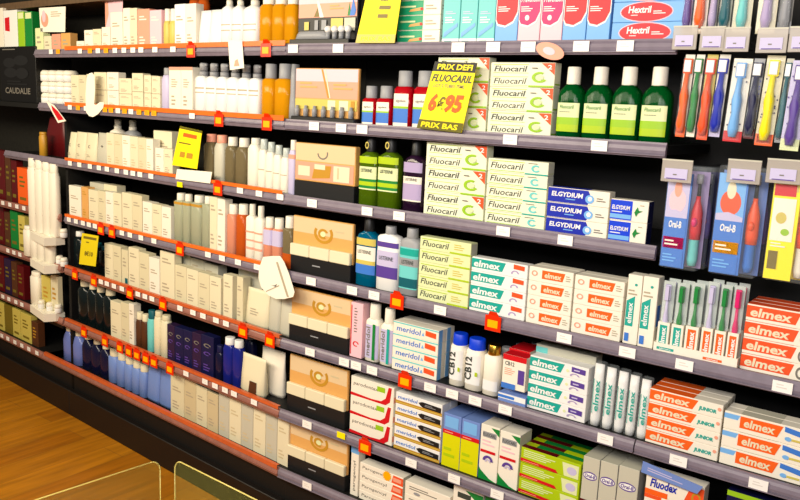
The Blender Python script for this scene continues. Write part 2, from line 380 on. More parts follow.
# ------------------------------------------------------------------ price labels and promo tags on the rails
def mk_label():
    o = MB().box(-.019, .019, -.0012, 0, 0, .022, 'label_white').build('price_label')
    t = MB(); prints(t, 'F', .038, .0, .022, [('lines', .2, .3, .8, .8, 2, 'silver_pale')])
    for i, v in enumerate(t.v): t.v[i] = (v[0], v[1]-.0012, v[2])
    t.build('print', o); return o
def mk_label2():
    o = MB().box(-.019, .019, -.0012, 0, 0, .022, 'tag_amber').build('price_label')
    t = MB(); prints(t, 'F', .038, .0, .022, [('lines', .1, .12, .9, .9, 3, 'gold')])
    for i, v in enumerate(t.v): t.v[i] = (v[0], v[1]-.0012, v[2])
    t.build('print', o); return o
def mk_tag():
    r = root('promo_tag')
    m_ = MB(); m_.box(-.029, .029, -.003, 0, -.008, .042, 'tag_red', .001); m_.add([(-.02, .0, .04), (.02, .0, .04), (.012, -.006, .056), (-.012, -.006, .056), (-.02, .002, .04), (.02, .002, .04), (.012, -.004, .056), (-.012, -.004, .056)], [(0, 1, 2, 3), (7, 6, 5, 4), (0, 4, 5, 1), (1, 5, 6, 2), (2, 6, 7, 3), (3, 7, 4, 0)], 'tag_red')
    m_.build('holder', r)
    m2 = MB(); m2.box(-.018, .018, -.0045, -.003, .004, .028, 'tag_amber'); m2.build('price_ticket', r); return r
RL = {('W', 'A'): [51], ('L', 'A'): [80, 98, 115, 124, 133, 141, 155, 173], ('R', 'A'): [293, 338, 458, 493, 528, 581, 625],
      ('L', 'B'): [70, 86, 118, 131, 192], ('R', 'B'): [314, 341, 362, 510, 599],
      ('L', 'C'): [70, 79.5, 90, 99, 107, 117, 126, 133, 140, 151, 240, 259, 280], ('R', 'C'): [312, 367, 399, 503, 565],
      ('L', 'D'): [69, 76, 83, 89, 95, 122, 130, 141, 154, 208, 222, 238, 257], ('R', 'D'): [311, 352, 374, 440, 564, 627, 684, 782],
      ('L', 'E'): [101, 107, 114, 122, 138, 145, 152, 180, 193, 203, 216, 226], ('R', 'E'): [310, 344, 356, 372, 430, 452, 475, 505, 605, 678, 758],
      ('L', 'F'): [186, 205, 215, 225, 234, 254], ('R', 'F'): [307, 411, 454, 497], ('R', 'G'): [307],
      ('W', 'D'): [3, 10, 17, 24], ('W', 'E'): [8, 14, 20], ('W', 'F'): [3, 9, 16, 22], ('W', 'G'): [2, 8, 15, 22, 29, 37]}
for (bay, k), xs in RL.items():
    for i, px in enumerate(xs):
        o = inst('plabel', mk_label); bb = 'L' if bay == 'W' else bay
        place(o, bb, Xat(bb, px, -.0125, ZR[k]+.01), -.0122, ZR[k]+(.0116 if bb == 'L' else .0026))
        if bb == 'R': o.scale = (1.25, 1, 1.3)
        tag(o, f'small white price label on {where(bay, k)} rail{posword(i, len(xs))}', 'price label', f'white price labels on the {where(bay, k)} rail')
for k, xs in {'A': [58, 90, 106], 'B': [78, 105, 111, 124.5, 139, 147, 154]}.items():
    for i, px in enumerate(xs):
        o = inst('ylabel', mk_label2); place(o, 'L', Xat('L', px, -.0125, ZR[k]+.01), -.0122, ZR[k]+.0116)
        tag(o, f'small yellow price label on {where("L", k)} rail{posword(i, len(xs))}', 'price label', f'yellow price labels on the {where("L", k)} rail')
TG = {('L', 'A'): [191, 266], ('L', 'B'): [219, 267], ('L', 'C'): [218], ('L', 'D'): [101, 112, 180], ('L', 'E'): [75, 94, 130, 163, 243, 270],
      ('L', 'F'): [84, 105, 120, 129, 137, 146, 154, 170], ('R', 'D'): [397, 493], ('R', 'E'): [405], ('R', 'F'): [365], ('W', 'D'): [-4], ('W', 'C'): [-30]}
for (bay, k), xs in TG.items():
    for i, px in enumerate(xs):
        if px < -10: continue
        o = inst('ptag', mk_tag); bb = 'L' if bay == 'W' else bay
        place(o, bb, Xat(bb, px, -.014, ZR[k]+.01), -.0135, ZR[k]-.004)
        tag(o, f'red promo tag with amber ticket on {where(bay, k)} rail{posword(i, len(xs))}', 'promo tag', f'red promo tags on the {where(bay, k)} rail')
o = MB().box(-.02, .02, -.002, 0, 0, .024, 'yellow', .0005).build('price_label'); place(o, 'R', Xat('R', 341, -.0125, ZR['F']+.01), -.0122, ZR['F']+.0116)
tag(o, 'bright yellow ticket on the sixth shelf rail left of a red promo tag', 'price label')
o = MB().box(-.02, .02, -.002, 0, 0, .022, 'yellow', .0005).build('price_label'); place(o, 'L', Xat('L', 180, -.0125, ZR['C']+.01), -.0128, ZR['C']-.004)
tag(o, 'small yellow ticket under the white card on left bay third shelf rail', 'price label')

# ================================================================== RIGHT BAY
def bar(u0, v0, u1, v1, m): return ('rect', u0, v0, u1, v1, m)
def para(u0, v0, u1, v1, s, m): return ('poly', [(u0, v0), (u1-s, v0), (u1, v1), (u0, v1)], m)
# ---- shelf A
stack('R', 'A', 398, 441, -14, 4, 'toothpaste_carton', 'warm_white',
      [bar(0, .02, .6, .97, 'emerald'), bar(.06, .52, .42, .64, 'pale_green'), ('poly', [(.26, .22), (.54, .3), (.56, .52), (.3, .4)], 'tan'), ('ell', .53, .3, .6, .5, 'red'), ('lines', .66, .3, .94, .7, 2, 'pale_print')],
      'green and cream toothpaste carton', 'carton', side=[('lines', .2, .3, .8, .7, 2, 'pale_print')])
uprights('R', 'A', [443, 460.5, 478, 496], -16, 'mouth_care_carton', 'teal_pale', [bar(0, 0, 1, .1, 'white'), ('lines', .15, .02, .85, .08, 1, 'teal'), ('lines', .15, .5, .85, .56, 2, 'lavender'), ('poly', [(.1, .12), (.9, .3), (.9, .36), (.1, .2)], 'sky'), ('lines', .15, .35, .8, .47, 3, 'white')], 'teal upright carton with white base band', 'carton')
def hex_front(c, t2):
    return [('poly', [(.0, 1), (0, .38), (.1, .3), (.45, .27), (.8, .34), (1, .5), (1, 1)], 'white'), ('poly', [(.03, 1), (.03, .4), (.12, .33), (.45, .3), (.78, .37), (.96, .52), (.97, 1)], c),
            *([('text', t2, .08, .74, .92, .84, .25, .02, 'white')] if c != 'pink' else [('text', t2, .14, .78, .8, .86, .25, .02, 'white'), ('text', 'Prévention', .08, .68, .95, .76, .25, .02, 'white'), ('ell', .3, .38, .5, .47, 'white')]), ('lines', .1, .52, .7, .62, 3, 'white')]
for i, (a, b_) in enumerate([(496, 519), (519, 541.5), (541.5, 564), (564, 588), (588, 612)]):
    pk = i in (1, 2)
    uprights('R', 'A', [a, b_], -18, 'mouthwash_carton', 'pale_pink' if pk else 'sky', hex_front('pink' if pk else 'hex_red', 'Hextril'), (('hot pink' if pk else 'red') + ' mouthwash carton with blue foot' if not pk else 'hot pink mouthwash carton with pale foot') + ', ' + ['beside the teal cartons', 'left one of two', 'right one of two', 'right of the pink pair', 'beside the lying cartons'][i], 'carton', dep=.05)
stack('R', 'A', 613.5, 687, -18, 3, 'mouthwash_carton', 'sky', [('ell', .1, .0, .84, 1, 'pale_pink'), ('ell', .115, .04, .825, .96, 'hex_red'), ('text', 'Hextril', .22, .44, .54, .78, .1, .03, 'white'), ('lines', .26, .3, .42, .38, 1, 'white'), ('lines', .57, .36, .76, .56, 2, 'white')],
      'pale blue carton with red oval', 'carton', dep=.07)
# ---- shelf B
for i, (a, b_, tt, tall) in enumerate([(361, 374.5, 86, 0), (375, 390.5, 86, 0), (392, 410, 71, 1), (411.5, 430, 71, 1)]):
    bottles('R', 'B', [a, b_], tt, ['short', 'short', 'tall', 'tall'][i]+' red mouthwash bottle with grey cap, '+['leftmost', 'second from left', 'third from left', 'beside yellow sign'][i], cap='silver', body='red_liquid', capf=.3 if not tall else .27, capw=.72, dep=.045, n=4, shoulder=.05, lab=(222, 312),
            label=[(.03, .6, 'warm_white'), (.09, .34, 'mid_blue'), (.34, .38, 'fluo_green')], texts=[('elgydium', .22, .44, .78, .5, .1, .01, 'grey_print')])
FL_T = [bar(.0, .48, 1, .52, 'pale_green')]
def fluo_twin():
    r = []
    for o_ in (0, .5): r += [('text', 'Fluocaril', .06, .12+o_, .58, .36+o_, .2, .012, 'ink'), bar(.05, .4+o_, .6, .42+o_, 'lime'), bar(.05, .06+o_, .6, .075+o_, 'fluo_green')]
    r += [('arc', .66, .18, .9, .62, .6, 60, 330, 'fluo_green'), ('ell', .72, .3, .84, .5, 'pale_green'), ('poly', [(.8, .97), (1, .97), (1, .5)], 'orange_red'), ('text', '2', .9, .72, .96, .9, 0, .02, 'white'), bar(.62, .0, 1, .07, 'fluo_green'), ('lines', .66, .72, .8, .82, 1, 'grey_print')]
    return r
stack('R', 'B', 436, 487.5, 57, 3, 'toothpaste_carton', 'fluo_base', fluo_twin(), 'twin green and white toothpaste carton behind yellow sign', 'carton', side=[bar(.1, .1, .9, .16, 'fluo_green')])
stack('R', 'B', 488.5, 553, 62, 3, 'toothpaste_carton', 'fluo_base', fluo_twin(), 'twin green and white toothpaste carton by green bottles', 'carton', side=[bar(.1, .1, .9, .16, 'fluo_green')])
bottles('R', 'B', [555, 581, 609, 638.5, 669.5], 67, 'green mouthwash bottle with cream cap', body='green_liquid', cap='warm_white', capf=.24, capw=.5, n=3.2, dep=.055, shoulder=.16, lab=(222, 318),
        label=[(.1, .5, 'pale_green'), (.1, .26, 'lime'), (.2, .3, 'fluo_green')], texts=[('Fluocaril', .2, .42, .74, .47, .1, .005, 'green'), ('-----', .2, .37, .6, .38, 0, 0, 'grey_print')])
# ---- shelf C
bottles('R', 'C', [357, 375.5, 397], 138, 'lime green mouthwash bottle with black cap', body='lime_liquid', cap='charcoal', capf=.2, capw=.42, n=3.5, dep=.05, shoulder=.1, lab=(208, 325),
        label=[(.24, .58, 'pale_green'), (.26, .4, 'green'), (.3, .36, 'lime'), (.63, .73, 'lime')], texts=[('LISTERINE', .2, .5, .8, .55, 0, .02, 'ink'), ('O', .4, .84, .6, .95, 0, .02, 'khaki')])
bottles('R', 'C', [401, 421], 141, 'dark purple mouthwash bottle with pink label', body='violet_bottle', cap='charcoal', capf=.2, capw=.42, n=3.5, dep=.05, shoulder=.1, lab=(208, 325),
        label=[(.15, .5, 'warm_white'), (.17, .4, 'lilac'), (.56, .7, 'lilac')], texts=[('LISTERINE', .2, .44, .8, .48, 0, .01, 'ink')])
stack('R', 'C', 424.5, 485, 141, 3, 'toothpaste_carton', 'fluo_base', fluo_twin(), 'twin green and white toothpaste carton by purple bottle', 'carton')
stack('R', 'C', 486, 546.5, 157.5, 5, 'toothpaste_carton', 'fluo_base', [('text', 'Fluocaril', .05, .28, .6, .74, .2, .012, 'ink'), bar(.04, .82, .62, .87, 'lime'), bar(.04, .1, .62, .14, 'fluo_green'), bar(.63, 0, 1, .1, 'teal'), ('arc', .73, .2, .88, .75, .55, 40, 330, 'teal_pale'), ('lines', .68, .78, .92, .9, 1, 'grey_print')],
      'white toothpaste carton with teal swirl', 'carton', side=[bar(.1, .1, .9, .2, 'pale_green')])
stack('R', 'C', 547.5, 609.5, 186, 3, 'toothpaste_carton', 'warm_white', [('poly', [(0, .04), (.66, .04), (.72, .5), (.66, .96), (0, .96)], 'blue'), ('text', 'ELGYDIUM', .06, .42, .58, .74, .1, .03, 'white'), ('lines', .3, .22, .56, .36, 1, 'sky'), ('ell', .62, .15, .76, .7, 'sky'), ('ell', .66, .3, .73, .6, 'white'), ('lines', .8, .3, .96, .6, 2, 'grey_print')],
      'blue and white toothpaste carton', 'carton', top=[bar(0, 0, .65, 1, 'blue')])
stack('R', 'C', 610.5, 649, 198, 2, 'toothpaste_carton', 'warm_white', [bar(.0, .04, .58, .96, 'bright_blue'), bar(0, .1, .56, .3, 'sky'), ('text', 'ELGYDIUM', .04, .52, .52, .72, .1, .03, 'white'), ('lines', .04, .36, .5, .46, 1, 'white'), ('poly', [(.64, .45), (.72, .72), (.76, .55), (.86, .55), (.74, .42), (.7, .25)], 'green'), ('lines', .78, .75, .95, .85, 1, 'pale_print')],
      'blue and white carton with green leaf', 'carton', side=[bar(.0, .0, 1, 1, 'navy')])
# ---- shelf D
bottles('R', 'D', [354, 374.5], 217, 'teal blue mouthwash bottle with black cap', body='teal_liquid', cap='charcoal', capf=.2, capw=.42, n=3.5, dep=.05, shoulder=.1, lab=(208, 325),
        label=[(.32, .58, 'warm_white'), (.32, .38, 'khaki'), (.6, .7, 'khaki'), (.18, .32, 'mid_blue')], texts=[('LISTERINE', .18, .48, .82, .53, 0, .01, 'ink')])
bottles('R', 'D', [374.5, 397], 226, 'white mouthwash bottle with blue label', body='white', cap='silver', capf=.12, capw=.4, n=4, dep=.05, shoulder=.06, lab=(212, 325),
        label=[(.2, .62, 'lavender'), (.2, .38, 'purple'), (.68, .76, 'purple')], texts=[('LISTERINE', .2, .48, .82, .54, 0, .01, 'ink')])
bottles('R', 'D', [397.5, 417], 228, 'grey and teal mouthwash bottle', body='silver', cap='silver', capf=.14, capw=.5, n=4, dep=.05, shoulder=.06, lab=(212, 325),
        label=[(.1, .72, 'teal_pale'), (.44, .56, 'silver'), (.12, .26, 'dark_teal'), (.6, .7, 'teal')], texts=[('LISTERINE', .2, .47, .82, .53, 0, .01, 'ink')])
stack('R', 'D', 418.5, 469.5, 235.5, 5, 'toothpaste_carton', 'pale_green', [('text', 'Fluocaril', .05, .26, .58, .72, .2, .012, 'ink'), bar(.04, .8, .6, .86, 'lime'), bar(.6, 0, 1, .14, 'lime'), ('lines', .68, .3, .9, .8, 3, 'khaki')],
      'pale lime toothpaste carton', 'carton', side=[bar(.1, .1, .9, .9, 'grey_box')])
GREEN_E = [para(.0, .22, .6, .9, .06, 'teal'), ('text', 'elmex', .04, .3, .5, .8, .1, .03, 'white'), ('ell', .63, .4, .68, .62, 'pale_green'), ('poly', [(.72, .5), (.95, .44), (.95, .82), (.72, .88)], 'purple'), ('lines', .76, .56, .92, .76, 1, 'lavender'), ('arc', .7, .05, .86, .42, .6, 0, 200, 'lilac')]
GREEN_D = [para(.0, .22, .62, .9, .06, 'teal'), ('text', 'elmex', .04, .3, .52, .8, .1, .03, 'white'), ('arc', .72, .05, .86, .5, .6, 0, 200, 'lilac'), ('poly', [(.76, .6), (.95, .56), (.95, .88), (.76, .94)], 'orange_red')]
stack('R', 'D', 470.5, 526.5, 256, 4, 'toothpaste_carton', 'white', GREEN_D, 'white carton with teal banner', 'carton', back=0)
ARO = [para(.3, .24, .82, .84, .05, 'orange'), ('text', 'elmex', .36, .34, .74, .72, .1, .03, 'cream'), ('arc', .06, .35, .2, .75, .6, 0, 360, 'salmon'), ('lines', .84, .3, .97, .75, 3, 'pale_print')]
stack('R', 'D', 527.5, 572, 265.5, 4, 'toothpaste_carton', 'warm_white', ARO, 'small cream carton with orange banner beside teal ones', 'carton', back=1)
stack('R', 'D', 573, 623, 274, 4, 'toothpaste_carton', 'warm_white', ARO, 'small cream carton with orange banner beside tall ones', 'carton', back=1)
TALL = [('poly', [(.04, .26), (.6, .26), (.6, .7), (.04, .62)], 'teal'), ('vtext', 'elmex', .12, .3, .5, .6, 0, .02, 'white'), ('ell', .5, .84, .7, .88, 'teal'), ('lines', .1, .7, .8, .8, 2, 'pale_print'), bar(.1, .04, .4, .16, 'mid_blue')]
uprights('R', 'D', [625, 640, 656], [275, 277], 'toothpaste_carton', 'warm_white', TALL, 'tall white upright carton with teal block', 'carton', dep=.045, side=[bar(.2, .3, .8, .6, 'mid_blue')])
# toothbrush packs in a white tray
def brush_mesh(mb, h, hc, bc, x=0, y=.0, z=0, s=1.0):
    mb.tube([(x, y, z), (x, y, z+h*.12), (x, y, z+h*.3), (x, y, z+h*.46), (x, y, z+h*.58), (x, y, z+h*.74)], [.004*s, .0065*s, .0052*s, .0062*s, .0036*s, .003*s], hc)
    mb.box(x-.006*s, x+.006*s, y-.002, y+.003, z+h*.74, z+h, hc, .002)
    return mb
def brush_pack(w, h, dep, handle, bris, cardm, txt=None, cv=.42):
    r = root('toothbrush_pack')
    c = MB(); c.box(-w/2, w/2, dep-.002, dep, 0, h, 'frosted'); c.box(-w/2, w/2, 0, dep-.002, 0, h*cv, 'warm_white')
    c.build('backing_card', r)
    l = MB(); prints(l, 'F', w, 0, h, [bar(.18, .04, .82, cv-.04, cardm), ('vtext', txt or 'elmex', .28, .07, .72, cv-.07, 0, .03, 'white')]); l.build('printing', r)
    b_ = MB(); brush_mesh(b_, h*.9, handle, bris, 0, dep*.45, h*.06, min(1.3, w/.016)); b_.build('toothbrush', r)
    q = MB(); q.box(-.005, .005, dep*.45-.011, dep*.45-.002, h*.74, h*.94, bris); q.build('bristles', r)
    q = MB(); q.box(-w/2+.0006, w/2-.0006, .0006, dep-.0022, h*cv+.001, h*.995, 'clear_plastic', .0015); q.build('clear_cover', r)
    return r
ztr = ZS('D')
xa, xb = Xat('R', 657.5, .02, ztr+.1), Xat('R', 742.5, .02, ztr+.1)
tr = root('display_tray'); place(tr, 'R', xa, .012, ztr)
m_ = MB(); m_.box(0, xb-xa-.002, 0, .002, 0, .028, 'warm_white'); m_.box(0, xb-xa-.002, .002, .14, 0, .003, 'warm_white'); m_.box(0, .002, .002, .14, .003, .028, 'warm_white'); m_.box(xb-xa-.004, xb-xa-.002, .002, .14, .003, .028, 'warm_white'); m_.build('tray', tr)
m_ = MB(); prints(m_, 'F', xb-xa, 0, .028, [bar(.04, .35, .25, .62, 'teal'), bar(.6, .3, .82, .55, 'orange'), ('text', 'elmex', .07, .42, .22, .56, 0, .02, 'white'), ('text', 'elmex', .64, .35, .78, .5, 0, .02, 'white')])
for i, v in enumerate(m_.v): m_.v[i] = (v[0]+(xb-xa)/2, v[1], v[2])
m_.build('printing', tr); tag(tr, 'low white card tray holding toothbrush packs on right bay fourth shelf', 'tray')
BP = [(658.5, 671, 281, 'lavender', 'teal', 'lavender handle, teal card'), (672, 685, 283, 'green', 'teal', 'green handle, teal card'), (686, 700, 283, 'green', 'orange', 'green handle, orange card'),
      (702, 714, 282, 'lavender', 'orange', 'lavender handle, orange card'), (715, 727, 285, 'green', 'orange', 'green handle, orange card'), (728, 740, 286, 'pink', 'orange', 'pink handle, orange card')]
for i, (a, b_, t, hc, cc, ds) in enumerate(BP):
    for q in range(2):
        dd = .018+q*.045; z = ztr+.0035; x0_, x1_ = Xat('R', a, .018, z+.1), Xat('R', b_, .018, z+.1); h = Zat('R', t, x0_, .018)-z
        o = brush_pack(x1_-x0_-.003, h, .018, hc, hc, cc); place(o, 'R', (x0_+x1_)/2, dd, z)
        tag(o, f'upright toothbrush pack, {ds}, '+['at left of tray', 'second in tray', 'third in tray', 'fourth in tray', 'fifth in tray', 'at right of tray'][i]+(', row behind' if q else ', front row'), 'toothbrush')
RED_D = [para(.0, .2, .8, .92, .06, 'orange_red'), ('text', 'elmex', .06, .28, .68, .82, .1, .03, 'cream'), ('arc', .83, .1, .97, .85, .6, 0, 300, 'grey_print')]
stack('R', 'D', 743.5, 812, 303, 4, 'toothpaste_carton', 'warm_white', RED_D, 'white carton with orange-red banner', 'carton', back=2, top=[bar(0, 0, .76, .9, 'orange_red')])
# ---- shelf E
uprights('R', 'E', [350, 362.5], 303, 'toothpaste_carton', 'pale_pink', [('lines', .3, .45, .6, .92, 9, 'grey_print'), ('arc', .25, .2, .75, .3, .6, 0, 300, 'red'), bar(.05, .05, .12, .95, 'red')], 'narrow pale pink upright carton', 'carton')
for i, (a, b_, tt, c_) in enumerate([(364, 378, 303, 'green'), (379, 392, 308, 'teal')]):
    bottles('R', 'E', [a, b_], tt, f'white mouthwash bottle with {c_} stripe', body='warm_white', cap='warm_white', capf=.26, capw=.66, n=4, dep=.045, shoulder=.05, lab=(215, 325), label=[(.06, .64, 'lavender')],
            texts=[('|', 'meridol', .15, .1, .45, .6, 0, .02, 'grey_print'), ('|', 'I', .62, .04, .82, .66, 0, .3, c_)])
stack('R', 'E', 392.5, 438, 320, 4, 'toothpaste_carton', 'warm_white', [bar(0, .86, 1, .97, 'teal_pale'), ('text', 'meridol', .08, .25, .62, .7, .1, .015, 'mid_blue'), ('poly', [(.72, .38), (.95, .3), (.95, .72), (.72, .8)], 'orange_red'), ('poly', [(.64, .3), (.7, .3), (.67, .6)], 'sky')],
      'white carton with blue lettering and orange patch', 'carton', side=[bar(.05, .0, .5, 1, 'sky')], back=1, dep=.05)
bottles('R', 'E', [448, 463], 333, 'white mouthwash bottle with blue cap, left one', body='warm_white', cap='bright_blue', capf=.21, capw=.9, n=3, dep=.055, shoulder=.03, lab=(210, 320), label=[(.12, .7, 'white')], texts=[('|', 'CB12', .1, .2, .5, .66, 0, .03, 'ink'), ('|', 'I', .7, .3, .85, .38, 0, .2, 'lime')])
bottles('R', 'E', [463.5, 481], 338, 'white mouthwash bottle with blue cap, right one', body='warm_white', cap='bright_blue', capf=.21, capw=.9, n=3, dep=.055, shoulder=.03, lab=(210, 320), label=[(.12, .7, 'white')], texts=[('|', 'CB12', .1, .2, .5, .66, 0, .03, 'ink'), ('|', 'I', .7, .3, .85, .38, 0, .2, 'lime')])
bottles('R', 'E', [481.5, 498], 344, 'white bottle with gold cap', body='warm_white', cap='gold_metal', capf=.2, capw=.72, n=3, dep=.05, shoulder=.04, lab=(210, 325), label=[(.1, .3, 'white')], texts=[('', .2, .2, .3, .3, 0, 0, 'red')][:0])
for i, (a, b_, t, dd) in enumerate([(497, 509, 347, .12), (511, 523, 344, .19), (527, 538, 342, .27)]):
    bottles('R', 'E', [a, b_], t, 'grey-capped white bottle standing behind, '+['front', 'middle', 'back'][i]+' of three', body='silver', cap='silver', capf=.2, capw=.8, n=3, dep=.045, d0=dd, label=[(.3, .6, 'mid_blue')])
stack('R', 'E', 499.5, 527.5, 391, 1, 'toothpaste_carton', 'powder_blue', [bar(0, .4, 1, .95, 'white'), bar(0, .5, .6, .8, 'mid_blue')], 'low blue and white lying carton', 'carton', d0=.014, dep=.06)
zlow = Zat('R', 391, Xat('R', 513, .014, ZS('E')), .014)
uprights('R', 'E', [503, 527], 356, 'mouth_care_carton', 'warm_white', [bar(0, .84, 1, 1, 'red'), ('text', 'CB12', .1, .68, .5, .8, 0, .02, 'ink'), ('lines', .1, .4, .6, .62, 4, 'salmon'), bar(.68, .2, .95, .62, 'purple'), bar(0, 0, .6, .16, 'mid_blue')], 'white carton with red top standing on the low blue one', 'carton', d0=.02, dep=.05, zb=zlow+.0006, top=[bar(0, 0, 1, 1, 'red')])
uprights('R', 'E', [508, 529], 350, 'mouth_care_carton', 'warm_white', [bar(0, .8, 1, 1, 'red')], 'white carton with red top in the row behind', 'carton', d0=.078, dep=.09, top=[bar(0, 0, 1, 1, 'red')])
stack('R', 'E', 528.5, 587.5, 354.5, 4, 'toothpaste_carton', 'white', GREEN_E, 'white carton with teal banner and purple patch', 'carton', back=0, dep=.05)
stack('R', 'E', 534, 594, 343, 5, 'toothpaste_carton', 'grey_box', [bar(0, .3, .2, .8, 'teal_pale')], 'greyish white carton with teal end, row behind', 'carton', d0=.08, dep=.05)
CLR = [(590, 601), (602, 613), (614, 625), (625.5, 636), (637, 648)]
for i, (a, b_) in enumerate(CLR):
    z = ZS('E'); x0_, x1_ = Xat('R', a, .03, z+.1), Xat('R', b_, .03, z+.1); h = Zat('R', 362+i*4, x0_, .03)-z
    r = root('toothpaste_pack'); w = x1_-x0_-.003
    m_ = MB(); m_.loft([(.0, w*.4, .014), (h*.1, w*.46, .016), (h*.8, w*.46, .012), (h*.97, w*.46, .003)], 'white', 3, 12, 0, .018); m_.build('tube', r)
    m_ = MB(); prints(m_, 'F', w, 0, h, [bar(.24, .2, .3, .75, 'teal'), ('vtext', 'elmex', .34, .24, .86, .74, 0, .02, 'teal')]); m_.build('printing', r)
    m_ = MB(); m_.box(-w/2, w/2, .0005, .036, 0, h, 'clear_plastic', .002); m_.build('clear_box', r)
    place(r, 'R', (x0_+x1_)/2, .03, z); tag(r, f'clear box with white and teal tube{posword(i, 5)}, {where("R", "E")}', 'tube', 'clear boxed tubes on the right bay fifth shelf')
JUN = [para(.0, .2, .67, .92, .07, 'orange'), ('text', 'elmex', .06, .3, .56, .82, .1, .03, 'cream'), ('text', 'JUNIOR', .68, .24, .92, .6, .1, .05, 'teal'), ('ell', .93, .55, .98, .8, 'salmon')]
stack('R', 'E', 648, 721.5, 387.5, 4, 'toothpaste_carton', 'warm_white', JUN, 'white carton with orange banner and green word', 'carton', back=2, top=[bar(0, 0, .6, .92, 'orange')], side=[('lines', .1, .2, .9, .8, 3, 'pale_print')])
stack('R', 'E', 722.5, 806, 410, 3, 'toothpaste_carton', 'warm_white', [para(.0, .62, .2, .9, .03, 'sky'), para(.2, .24, .72, .9, .06, 'orange'), ('text', 'elmex', .25, .34, .63, .8, .1, .03, 'cream'), ('poly', [(.74, .66), (1, .5), (1, .8), (.74, .94)], 'mid_blue'), ('ell', .75, .18, .83, .42, 'sky'), bar(.83, .24, .98, .36, 'khaki')],
      'white carton with orange banner and blue pieces', 'carton', back=1, top=[bar(.2, 0, .68, .9, 'grey_box')])
# ---- shelf F
stack('R', 'F', 350, 393, 375, 3, 'toothpaste_carton', 'warm_white', [('text', 'parodontax', .06, .52, .64, .76, .1, .012, 'grey_print'), ('poly', [(0, .16), (.5, .1), (.72, .14), (.82, .34), (.88, .95), (.95, .95), (.92, .2), (.82, .0), (0, .0)], 'red'), bar(.62, .6, .8, .86, 'fluo_green')],
      'cream carton with red curved band', 'carton', dep=.05, side=[bar(.0, .2, .6, .5, 'salmon')])
stack('R', 'F', 394.5, 441, 391, 5, 'toothpaste_carton', 'white', [bar(0, .0, 1, .3, 'gold'), bar(0, .1, 1, .16, 'khaki'), ('text', 'meridol', .05, .46, .48, .78, .1, .012, 'mid_blue'), ('poly', [(.55, .4), (.5, .62), (.58, .78), (.98, .72), (.98, .28), (.6, .3)], 'charcoal'), ('lines', .64, .42, .9, .64, 2, 'silver')],
      'white carton with gold line and dark patch', 'carton', dep=.05, back=1)
PRO = [bar(0, 0, 1, .62, 'promo_yellow'), bar(0, .62, 1, .7, 'red'), bar(.1, .75, .85, .96, 'sky'), ('lines', .1, .16, .8, .4, 2, 'lime'), ('lines', .1, .64, .9, .68, 1, 'salmon')]
uprights('R', 'F', [442.5, 460.5, 479], [415, 421], 'toothpaste_carton', 'powder_blue', PRO, 'yellow-green carton with blue top and red band', 'carton', dep=.2)
uprights('R', 'F', [479.5, 498.5, 519], [426, 433], 'toothpaste_carton', 'warm_white', [('poly', [(0, .22), (.12, .16), (.6, .04), (1, 0), (0, 0)], 'green'), ('poly', [(.55, .97), (1, .97), (1, .84)], 'green'), bar(.12, .78, .85, .88, 'silver'), ('text', 'FLUOCARIL', .14, .8, .82, .86, 0, .02, 'ink'), ('lines', .12, .62, .85, .75, 2, 'pale_pink'), bar(.05, .5, .85, .55, 'red'), ('arc', .2, .26, .75, .46, .55, 0, 180, 'purple'), ('arc', .33, .28, .62, .4, .55, 0, 180, 'lavender')],
         'white carton with green corner and purple arc', 'carton', dep=.08)
stack('R', 'F', 520, 580, 446, 3, 'toothpaste_carton', 'lime', [('poly', [(0, .3), (.6, .22), (.64, .02), (0, .08)], 'red'), ('poly', [(.74, .05), (.97, .05), (.97, .86), (.7, .86)], 'pale_green'), ('ell', .78, .2, .94, .7, 'lavender'), ('lines', .05, .4, .66, .9, 4, 'pale_green'), ('lines', .04, .12, .5, .2, 1, 'salmon')],
      'lime green carton with red ribbon', 'carton', dep=.05, back=2, top=[bar(.0, 0, .6, .5, 'dark_red'), bar(.2, .5, 1, 1, 'green')])
uprights('R', 'F', [581, 598, 616, 637], [458, 468], 'mouth_care_carton', 'grey_box', [('ell', .05, .62, .9, .76, 'purple'), ('ell', .09, .64, .86, .74, 'white'), ('text', 'Oral-B', .16, .66, .8, .72, .1, .03, 'purple'), bar(0, .0, 1, .28, 'dark_red'), ('lines', .1, .06, .9, .22, 2, 'salmon')], 'grey-beige upright carton with blue oval', 'carton', dep=.13, side=[bar(0, 0, .4, 1, 'silver')])
stack('R', 'F', 643, 701, 470, 3, 'toothpaste_carton', 'warm_white', [bar(0, .84, .3, 1, 'orange_red'), bar(0, 0, .4, .24, 'orange'), ('text', 'Fluodex', .08, .36, .56, .74, .2, .03, 'blue'), ('poly', [(.66, .05), (1, .05), (1, .92), (.78, .92)], 'orange_red'), ('arc', .8, .2, .96, .7, .6, 0, 360, 'gold')],
      'white and orange carton with blue lettering', 'carton', dep=.05)
card('price_card', 'R', [(643, 461), (703, 487), (697, 494), (641, 472)], .013, 'powder_blue', 'bluish tilted plastic card above the white and orange carton', 'card', [('lines', .1, .3, .8, .7, 2, 'lavender')])
stack('R', 'F', 722, 800, 489, 3, 'toothpaste_carton', 'navy', [bar(0, .8, 1, 1, 'fluo_green'), ('lines', .1, .3, .5, .7, 2, 'sky')], 'dark blue and green carton at the bottom right', 'carton', dep=.05)
